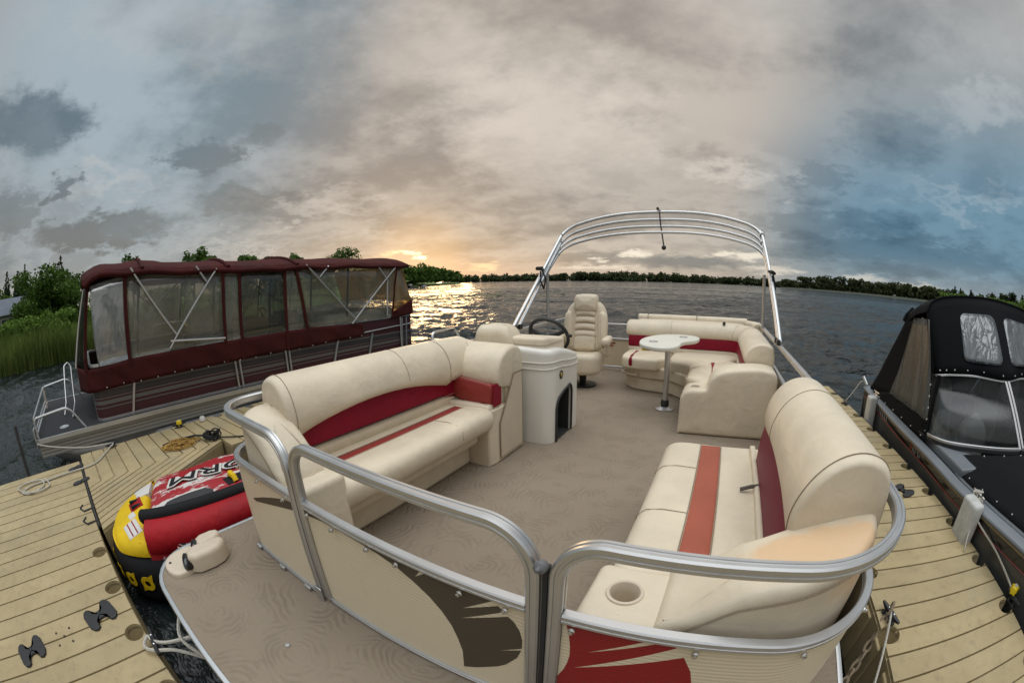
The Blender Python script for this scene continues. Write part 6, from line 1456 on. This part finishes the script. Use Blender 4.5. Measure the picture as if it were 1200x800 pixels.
# ================================================================ black runabout at the right
rb = empty('motor_boat', (3.62, 3.0, WATER), 'black motor boat with black canvas top, grey gunwale and curved windshield at the right', 'motor boat')
CX = 3.63
def hw(y):
    pts = [(.12, .10), (.3, .42), (.6, .70), (1.0, .93), (1.5, 1.10), (2.1, 1.17), (2.8, 1.20), (4.5, 1.20), (5.9, 1.16)]
    for (a, b), (c, d) in zip(pts, pts[1:]):
        if y <= c: return b+(d-b)*max(0, (y-a))/(c-a)
    return pts[-1][1]
def gz(y): return -.085+.03*max(0, (y-4.2))**1.3*1.2+.085*max(0, (2.8-y))**1.25*.8
ys = [.12+.17*i for i in range(35)]
def hull_strip(f, nm, m, th=0):
    """f(y) -> list of (halfwidth factor offset, z) points; both sides"""
    for sd in (-1, 1):
        mb = MB(); k = len(f(1.))
        for y in ys:
            for dx, z in f(y): mb.v.append((CX+sd*max(.01, hw(y)+dx), y, z))
        for i in range(len(ys)-1):
            for j in range(k-1): mb.f.append((i*k+j, (i+1)*k+j, (i+1)*k+j+1, i*k+j+1))
        mb.build(nm, m, rb, smooth=50, thick=th)
def keel(y): return [(-hw(y), -.98), (-.62*hw(y), -.86), (-.10, -.72), (-.035, -.55), (-.012, -.38), (0, gz(y)-.135)]
hull_strip(keel, 'hull_side', M['hull_grey'])
hull_strip(lambda y: [(.0, gz(y)-.135), (.006, gz(y)-.128), (.012, gz(y)-.05), (.012, gz(y)-.03)], 'hull_band', M['hull_black'])
hull_strip(lambda y: [(.006, gz(y)-.135), (.009, gz(y)-.132), (.006, gz(y)-.129)], 'red_pinstripe', M['redline'])
hull_strip(lambda y: [(.014, gz(y)-.052), (.019, gz(y)-.046), (.014, gz(y)-.040)], 'tan_pinstripe', M['tan_line'])
hull_strip(lambda y: [(.012, gz(y)-.040), (.034, gz(y)-.030), (.040, gz(y)-.005), (.020, gz(y)+.010), (-.02, gz(y)+.018), (-.055, gz(y)+.022), (-.07, gz(y)+.0)], 'gunwale', M['gunwale_grey'])
hull_strip(lambda y: [(.036, gz(y)-.020), (.046, gz(y)-.012), (.040, gz(y)-.0)], 'rub_rail', M['gunwale_grey'])
mb = MB(); yy = ys[-1]
mb.v = [(CX-1.16, yy, -.9), (CX+1.16, yy, -.9), (CX+1.16, yy, gz(yy)), (CX-1.16, yy, gz(yy))]; mb.f = [(0, 1, 2, 3)]; mb.build('transom', M['hull_black'], rb, smooth=0, thick=.04)
MB().box(CX-.98, CX+.98, 2.5, 5.8, -.42, -.38).build('cockpit_floor', M['deck_dark'], rb, smooth=0)
# grey deck around the cockpit and bow cover
mb = MB(); nn = 20
for i, y in enumerate(ys[:18]):
    for j in range(9):
        v = -1+2*j/8; mb.v.append((CX+v*max(.01, hw(y)-.10), y, gz(y)+.012+.10*(1-v*v)*min(1, max(0, (y-.1)/.8))))
n_ = 18
for i in range(n_-1):
    for j in range(8): mb.f.append((i*9+j, i*9+j+1, (i+1)*9+j+1, (i+1)*9+j))
mb.build('fore_deck', M['gunwale_grey'], rb, thick=.02, smooth=60)
for sd in (-1, 1):
    mb = MB(); mb.prism([(CX+sd*a, b) for a, b in ((1.09, 2.9), (1.09, 5.75), (.95, 5.75), (.95, 3.6), (.6, 3.05), (.5, 2.9))][::sd], -.10, .0); mb.build('side_deck', M['gunwale_grey'], rb, bevel=.02, smooth=0)
# snapped bow cover
def yb(x):
    pts = [(2.50, 3.46), (2.66, 3.30), (3.03, 3.08), (3.35, 2.98), (3.63, 2.93)]; x = min(x, 2*CX-x)
    for (a, b), (c, d) in zip(pts, pts[1:]):
        if x <= c: return b+(d-b)*max(0, (x-a))/(c-a)
    return pts[-1][1]
def cover(v, y):
    k = min(1, y/3.2); x0 = CX+v*(1.20-.125); ymax = yb(x0); t = min(1, max(0, (y-.22)/(ymax-.22))); yy = .22+t*(ymax-.22)
    x = CX+v*max(.01, hw(yy)-.125); return (x, yy, gz(yy)+.030+.125*(1-abs(v)**2.6)*min(1, max(.1, yy/.9))+.004*sin(9*v+5*yy))
mb = MB(); nc = 24; ny = 30
for i in range(ny+1):
    for j in range(nc+1):
        v = -1+2*j/nc; x0 = CX+v*1.075; mb.v.append(cover(v, .22+(yb(x0)-.22)*i/ny))
for i in range(ny):
    for j in range(nc): mb.f.append((i*(nc+1)+j, i*(nc+1)+j+1, (i+1)*(nc+1)+j+1, (i+1)*(nc+1)+j))
mb.build('bow_cover', M['canvas_black'], rb, thick=.006, smooth=60)
def snap(c, X=None): b = MB(); b.lathe([(.0085, -.004), (.0085, .001), (.006, .006), (0, .008)], c, 8, X); b.build('snap_button', M['tube_white'], rb)
for i in range(9):
    y = 1.0+i*.26; p = cover(-1+.03, y); snap((p[0]+.02, p[1], p[2]+.004))
for v in (-.85, -.6, -.35, -.1, .15): p = cover(v, 9); snap((p[0], p[1]-.03, p[2]+.004))
# windshield
WB = [(2.52, 4.25, .0), (2.50, 3.86, .02), (2.53, 3.60, .04), (2.66, 3.42, .05), (3.03, 3.20, .075), (3.35, 3.09, .085), (CX-.02, 3.04, .09)]
WT = [(2.60, 4.30, .50), (2.58, 4.02, .56), (2.60, 3.86, .585), (2.78, 3.84, .60), (3.14, 3.78, .61), (3.45, 3.68, .60), (CX-.02, 3.62, .60)]
def mir(p): return (2*CX-p[0], p[1], p[2])
WBs, WTs = catmull(WB, 4), catmull(WT, 4)
def glass(bot, top, nm):
    mb = MB(); mb.v = list(bot)+list(top); n = len(bot); mb.f = [(i, i+1, n+i+1, n+i) for i in range(n-1)]; return mb.build(nm, M['glass'], rb, smooth=60, thick=.006)
glass(WBs, WTs, 'windshield'); glass([mir(p) for p in WBs], [mir(p) for p in WTs], 'windshield')
for f in (lambda p: p, mir):
    mb = MB(); mb.rail([f(p) for p in WBs], .028); mb.build('windshield_frame', M['alu'], rb)
    mb = MB(); mb.rail([f(p) for p in WTs], .020); mb.build('windshield_frame', M['alu'], rb)
    mb = MB(); mb.rail([f((p[0], p[1], p[2]-.03)) for p in WBs], .036); mb.build('windshield_base', M['rubber'], rb)
for dx in (-.018, .045):
    mb = MB(); mb.tube([(CX+dx, 3.04, .08), (CX+dx, 3.33, .34), (CX+dx, 3.62, .60)], .020, prof=[(-1, -.6), (1, -.6), (1, .6), (-1, .6)]); mb.build('centre_post', M['alu'], rb, smooth=0)
mb = MB(); mb.tube([WBs[5], tuple(Vector(WBs[5]).lerp(Vector(WTs[8]), .5)), WTs[8]], .03, 8); mb.build('corner_binding', M['canvas_black'], rb)
# canvas top
RF = [(2.53, 4.20, 1.17), (2.60, 4.20, 1.27), (2.78, 4.20, 1.335), (3.15, 4.22, 1.375), (CX, 4.24, 1.395)]
def half_full(p): return p+[mir(q) for q in p[::-1]][1:]
CF_T = catmull(half_full(RF), 5); CF_B = catmull(half_full([(2.57, 4.0, .57), (2.62, 3.86, .60), (2.80, 3.83, .615), (3.16, 3.77, .625), (CX, 3.61, .62)]), 5)
def ruled(A, B, nm, m, nvv=8, bulge=0, th=.006):
    mb = MB(); n = len(A)
    for i in range(n):
        for j in range(nvv+1):
            q = Vector(A[i]).lerp(Vector(B[i]), j/nvv); q.y -= bulge*sin(pi*j/nvv); mb.v.append(tuple(q))
    for i in range(n-1):
        for j in range(nvv): mb.f.append((i*(nvv+1)+j, (i+1)*(nvv+1)+j, (i+1)*(nvv+1)+j+1, i*(nvv+1)+j+1))
    return mb.build(nm, m, rb, thick=th, smooth=60)
ruled(CF_B, CF_T, 'front_canvas', M['canvas_black'], bulge=.03)
RA = [(2.53, 4.72, 1.03), (2.58, 4.78, 1.12), (2.80, 4.82, 1.22), (3.15, 4.85, 1.27), (CX, 4.86, 1.28)]
RM = [(2.52, 4.46, 1.12), (2.58, 4.48, 1.22), (2.78, 4.5, 1.30), (3.15, 4.52, 1.345), (CX, 4.54, 1.36)]
ruled(CF_T, catmull(half_full(RM), 5), 'roof_canvas', M['canvas_black'], 4, 0); ruled(catmull(half_full(RM), 5), catmull(half_full(RA), 5), 'roof_canvas', M['canvas_black'], 4, 0)
mb = MB(); mb.tube([(p[0], p[1]-.0, p[2]+.004) for p in CF_T], .012, 6); mb.build('roof_seam', M['canvas_black'], rb)
mb = MB(); mb.tube([(2.50, 4.80, 1.02), (2.54, 4.80, 1.09), (2.66, 4.83, 1.17)], .022, 6); mb.build('roof_flap', M['canvas_black'], rb)
ST = [(2.53, 5.80, -.02), (2.60, 5.82, -.02), (2.9, 5.84, -.02), (3.2, 5.85, -.02), (CX, 5.86, -.02)]
ruled(catmull(half_full(RA), 5), catmull(half_full(ST), 5), 'stern_canvas', M['canvas_black'], 8, -.06)
# side: rear black wedge, clear pane, front black strip, lower band
for f in (lambda p: p, mir):
    def quadgrid(c, nm, m, th=.004, wav=0):
        mb = MB(); n = 10
        for i in range(n+1):
            for j in range(n+1):
                a = Vector(c[0]).lerp(Vector(c[1]), i/n); b = Vector(c[3]).lerp(Vector(c[2]), i/n); q = a.lerp(b, j/n); q.x += wav*sin(i*1.9+j*.5); mb.v.append(f(tuple(q)))
        for i in range(n):
            for j in range(n): mb.f.append((i*(n+1)+j, (i+1)*(n+1)+j, (i+1)*(n+1)+j+1, i*(n+1)+j+1))
        return mb.build(nm, m, rb, thick=th, smooth=60)
    quadgrid([(2.50, 5.80, -.02), (2.50, 4.98, .10), (2.54, 4.56, 1.08), (2.53, 4.74, 1.04)], 'side_canvas', M['canvas_black'])
    quadgrid([(2.49, 5.0, .12), (2.49, 3.80, .14), (2.535, 4.13, 1.10), (2.54, 4.55, 1.08)], 'side_pane', M['side_clear'], wav=.008)
    quadgrid([(2.50, 4.02, .0), (2.49, 3.78, .0), (2.53, 3.94, .60), (2.53, 4.06, .66)], 'side_strip', M['canvas_black'])
    quadgrid([(2.53, 4.06, .62), (2.54, 3.90, .58), (2.54, 4.20, 1.20), (2.535, 4.22, 1.16)], 'side_strip', M['canvas_black'])
    quadgrid([(2.48, 5.80, -.05), (2.48, 3.70, -.05), (2.495, 3.78, .15), (2.50, 5.0, .13)], 'side_skirt', M['canvas_black'])
mb = MB(); mb.tube([(2.56, 4.36, 1.10), (2.55, 4.34, .6), (2.54, 4.32, .02)], .011, 8); mb.build('canvas_pole', M['tube_white'], rb)
# milky windows sewn in the front canvas
def cf(u, v, off=.012):
    k = u*(len(CF_T)-1); a = min(int(k), len(CF_T)-2); fr_ = k-a
    b = Vector(CF_B[a]).lerp(Vector(CF_B[a+1]), fr_); t = Vector(CF_T[a]).lerp(Vector(CF_T[a+1]), fr_); q = b.lerp(t, v); q.y -= .03*sin(pi*v)+off; return q
def uof(x): 
    return min([i/400 for i in range(401)], key=lambda u: abs(cf(u, .5).x-x))
for xa, xb in ((2.98, 3.62), (3.82, 4.46)):
    ua, ub = uof(xa), uof(xb); o = rrect(0, 1, 0, 1, .16, 4); mb = MB(); R_ = []
    c = cf((ua+ub)/2, .45); vs = []
    rings = [1, .8, .6, .4, .2]
    for s in rings:
        for a, b in o: vs.append(tuple(cf((ua+ub)/2+(a-.5)*s*(ub-ua)+.0+.012*(.5-b)*-1, .47+(b-.5)*s*.62)))
    vs.append(tuple(cf((ua+ub)/2, .47))); m_ = len(o)
    fs = [(i*m_+k, i*m_+(k+1) % m_, (i+1)*m_+(k+1) % m_, (i+1)*m_+k) for i in range(4) for k in range(m_)]+[(4*m_+k, 4*m_+(k+1) % m_, 5*m_) for k in range(m_)]
    mb.add(vs, fs); mb.build('canvas_window', M['tonneau_window'], rb, smooth=60, thick=.003)
for i in range(4, len(CF_B)-4, 3): p = CF_B[i]; snap((0, 0, 0), Matrix.Translation((p[0], p[1]-.022, p[2]+.04)) @ Matrix.Rotation(pi/2, 4, 'X'))
for k in range(5): snap((0, 0, 0), Matrix.Translation((2.484, 3.78+.02*k, .05+.11*k)) @ Matrix.Rotation(-pi/2, 4, 'Y'))
for k in range(7): snap((0, 0, 0), Matrix.Translation((2.476, 3.85+.3*k, -.02)) @ Matrix.Rotation(-pi/2, 4, 'Y'))
# seats inside
def bseat(x, y, z, w_, h, nm='seat_back', rot=0):
    Xb = Matrix.Translation((x, y, z)) @ Matrix.Rotation(rot, 4, 'Z') @ Matrix(((1, 0, 0, 0), (0, .12, -1, 0), (0, 1, 0, 0), (0, 0, 0, 1)))
    o = chaikin([(-w_/2, 0), (w_/2, 0), (w_/2, h*.6), (w_*.36, h*.95), (w_*.15, h), (-w_*.15, h), (-w_*.36, h*.95), (-w_/2, h*.6)], 2, True)
    mb = MB(); mb.slab(dense(o, .05), 0, .14, .06, .03, n=4, k=4, X=Xb, dome=.02); return mb.build(nm, M['grey_seat'], rb)
bseat(2.98, 4.35, -.30, .50, .80); bseat(3.98, 4.35, -.30, .50, .80)
mb = MB(); mb.slab(dense(chaikin([(2.98, 3.60), (3.42, 3.52), (3.46, 3.84), (3.02, 3.88)], 2, True), .06), -.36, lambda x, y: .22-2.2*(x-3.22)**2, .13, n=5, k=5, dome=.04); mb.build('dash_pod', M['grey_seat'], rb)
mb = MB(); mb.tube([(3.95+.16*cos(a), 3.75, .14+.16*sin(a)) for a in [2*pi*k/20 for k in range(20)]], .013, 6, closed=True); mb.build('wheel', M['black'], rb)
# bow rail nub at the stern corner, cleats, lettering band
mb = MB(); mb.tube([(2.47, 5.86, .02), (2.42, 5.94, .12)], .022, 8); mb.build('stern_post', M['alu'], rb)
for y in (2.45, 5.45): cleat(rb, CX-hw(y)+.035, y, gz(y)+.018, pi/2, .95, 'chrome', False)
XLt = Matrix.Translation((CX-hw(5)-.0145, 5.25, gz(5)-.118)) @ Matrix.Rotation(-pi/2, 4, 'Z') @ Matrix.Rotation(pi/2, 4, 'X')
text_mesh('ALUMACRAFT', .07, XLt, 'gunwale_grey', 'hull_lettering', rb, extrude=.0015, shear=.15) if False else None
def hull_text(s, y, size, m, nm):
    X = Matrix.Translation((CX-hw(y)-.0155, y, gz(y)-.115)) @ Matrix.Rotation(-pi/2, 4, 'Z') @ Matrix.Rotation(pi/2, 4, 'X'); text_mesh(s, size, X, m, nm, rb, extrude=.0015, shear=.3)
hull_text('V', 3.95, .095, 'redline', 'hull_initial')
for k, (yy, hh) in enumerate(((3.86, .03), (3.82, .045), (3.78, .03), (3.70, .05), (3.66, .03), (5.2, .06), (5.12, .06), (5.04, .06), (4.96, .06), (4.88, .06), (4.80, .06))):
    w2 = .018 if k < 5 else .03; xx = CX-hw(yy)-.0165; z0_ = gz(yy)-.112; MB().box(xx-.001, xx+.001, yy-w2/2, yy+w2/2, z0_, z0_+hh).build('lettering_mark', M['gunwale_grey'], rb, smooth=0)
adopt(rb)
# fenders and lines of the black boat
FV = mat('fender_vinyl', (.46, .46, .44), .5, var=(9, .2), bump=(30, .5))
def fender(y, lab, s=.085):
    x = CX-hw(y)-.085; r = empty('fender', (x, y, -.5), lab, 'fender', 'grey fenders hanging on the black boat')
    o = rrect(x-.07, x+.065, y-s, y+s, .035, 4)
    mb = MB(); mb.slab(dense(o, .03), -.50, .02-.02, .03, .03, n=4, k=4); mb.build('fender_body', FV, r)
    mb = MB(); mb.tube([(x+.02, y, -.02), (x+.05, y, .0), (CX-hw(y)+.03, y, gz(y)+.03)], .012, 6); mb.build('fender_strap', M['rope_white'], r); adopt(r)
fender(2.36, 'grey square fender on the black boat beside the finger dock, nearest the camera', .12); fender(5.30, 'narrow grey fender at the stern corner of the black boat')
rope('mooring_rope', [(2.47, 2.45, -.02), (2.42, 2.40, -.05), (2.40, 2.25, -.12), (2.47, 1.9, -.18), (2.50, 1.52, -.24)], .0085, 'rope_white', 'white line from the black boat bow cleat down to the yellow tagged dock cleat')
rope('rope_end', [(2.44, 2.44, .0), (2.37, 2.36, -.08), (2.36, 2.28, -.16), (2.30, 2.20, -.22), (2.28, 2.14, -.29)], .0075, 'rope_white', 'frayed white rope tail hanging over the grey fender')
rope('rope_knot', [(2.50, 2.50, -.02), (2.42, 2.46, .01), (2.45, 2.40, .03), (2.51, 2.44, .01), (2.45, 2.50, -.0), (2.40, 2.42, -.03), (2.46, 2.38, -.05), (2.41, 2.36, -.10), (2.44, 2.34, -.13), (2.40, 2.33, -.15)], .010, 'rope_white', 'bulky white knot wrapped round the bow cleat of the black boat')
rope('mooring_rope', [(2.43, 5.92, .06), (2.38, 5.95, .03), (2.30, 5.95, -.08), (2.17, 5.96, -.25)], .009, 'rope_white', 'short pale line from the black boat stern post to the finger dock end')
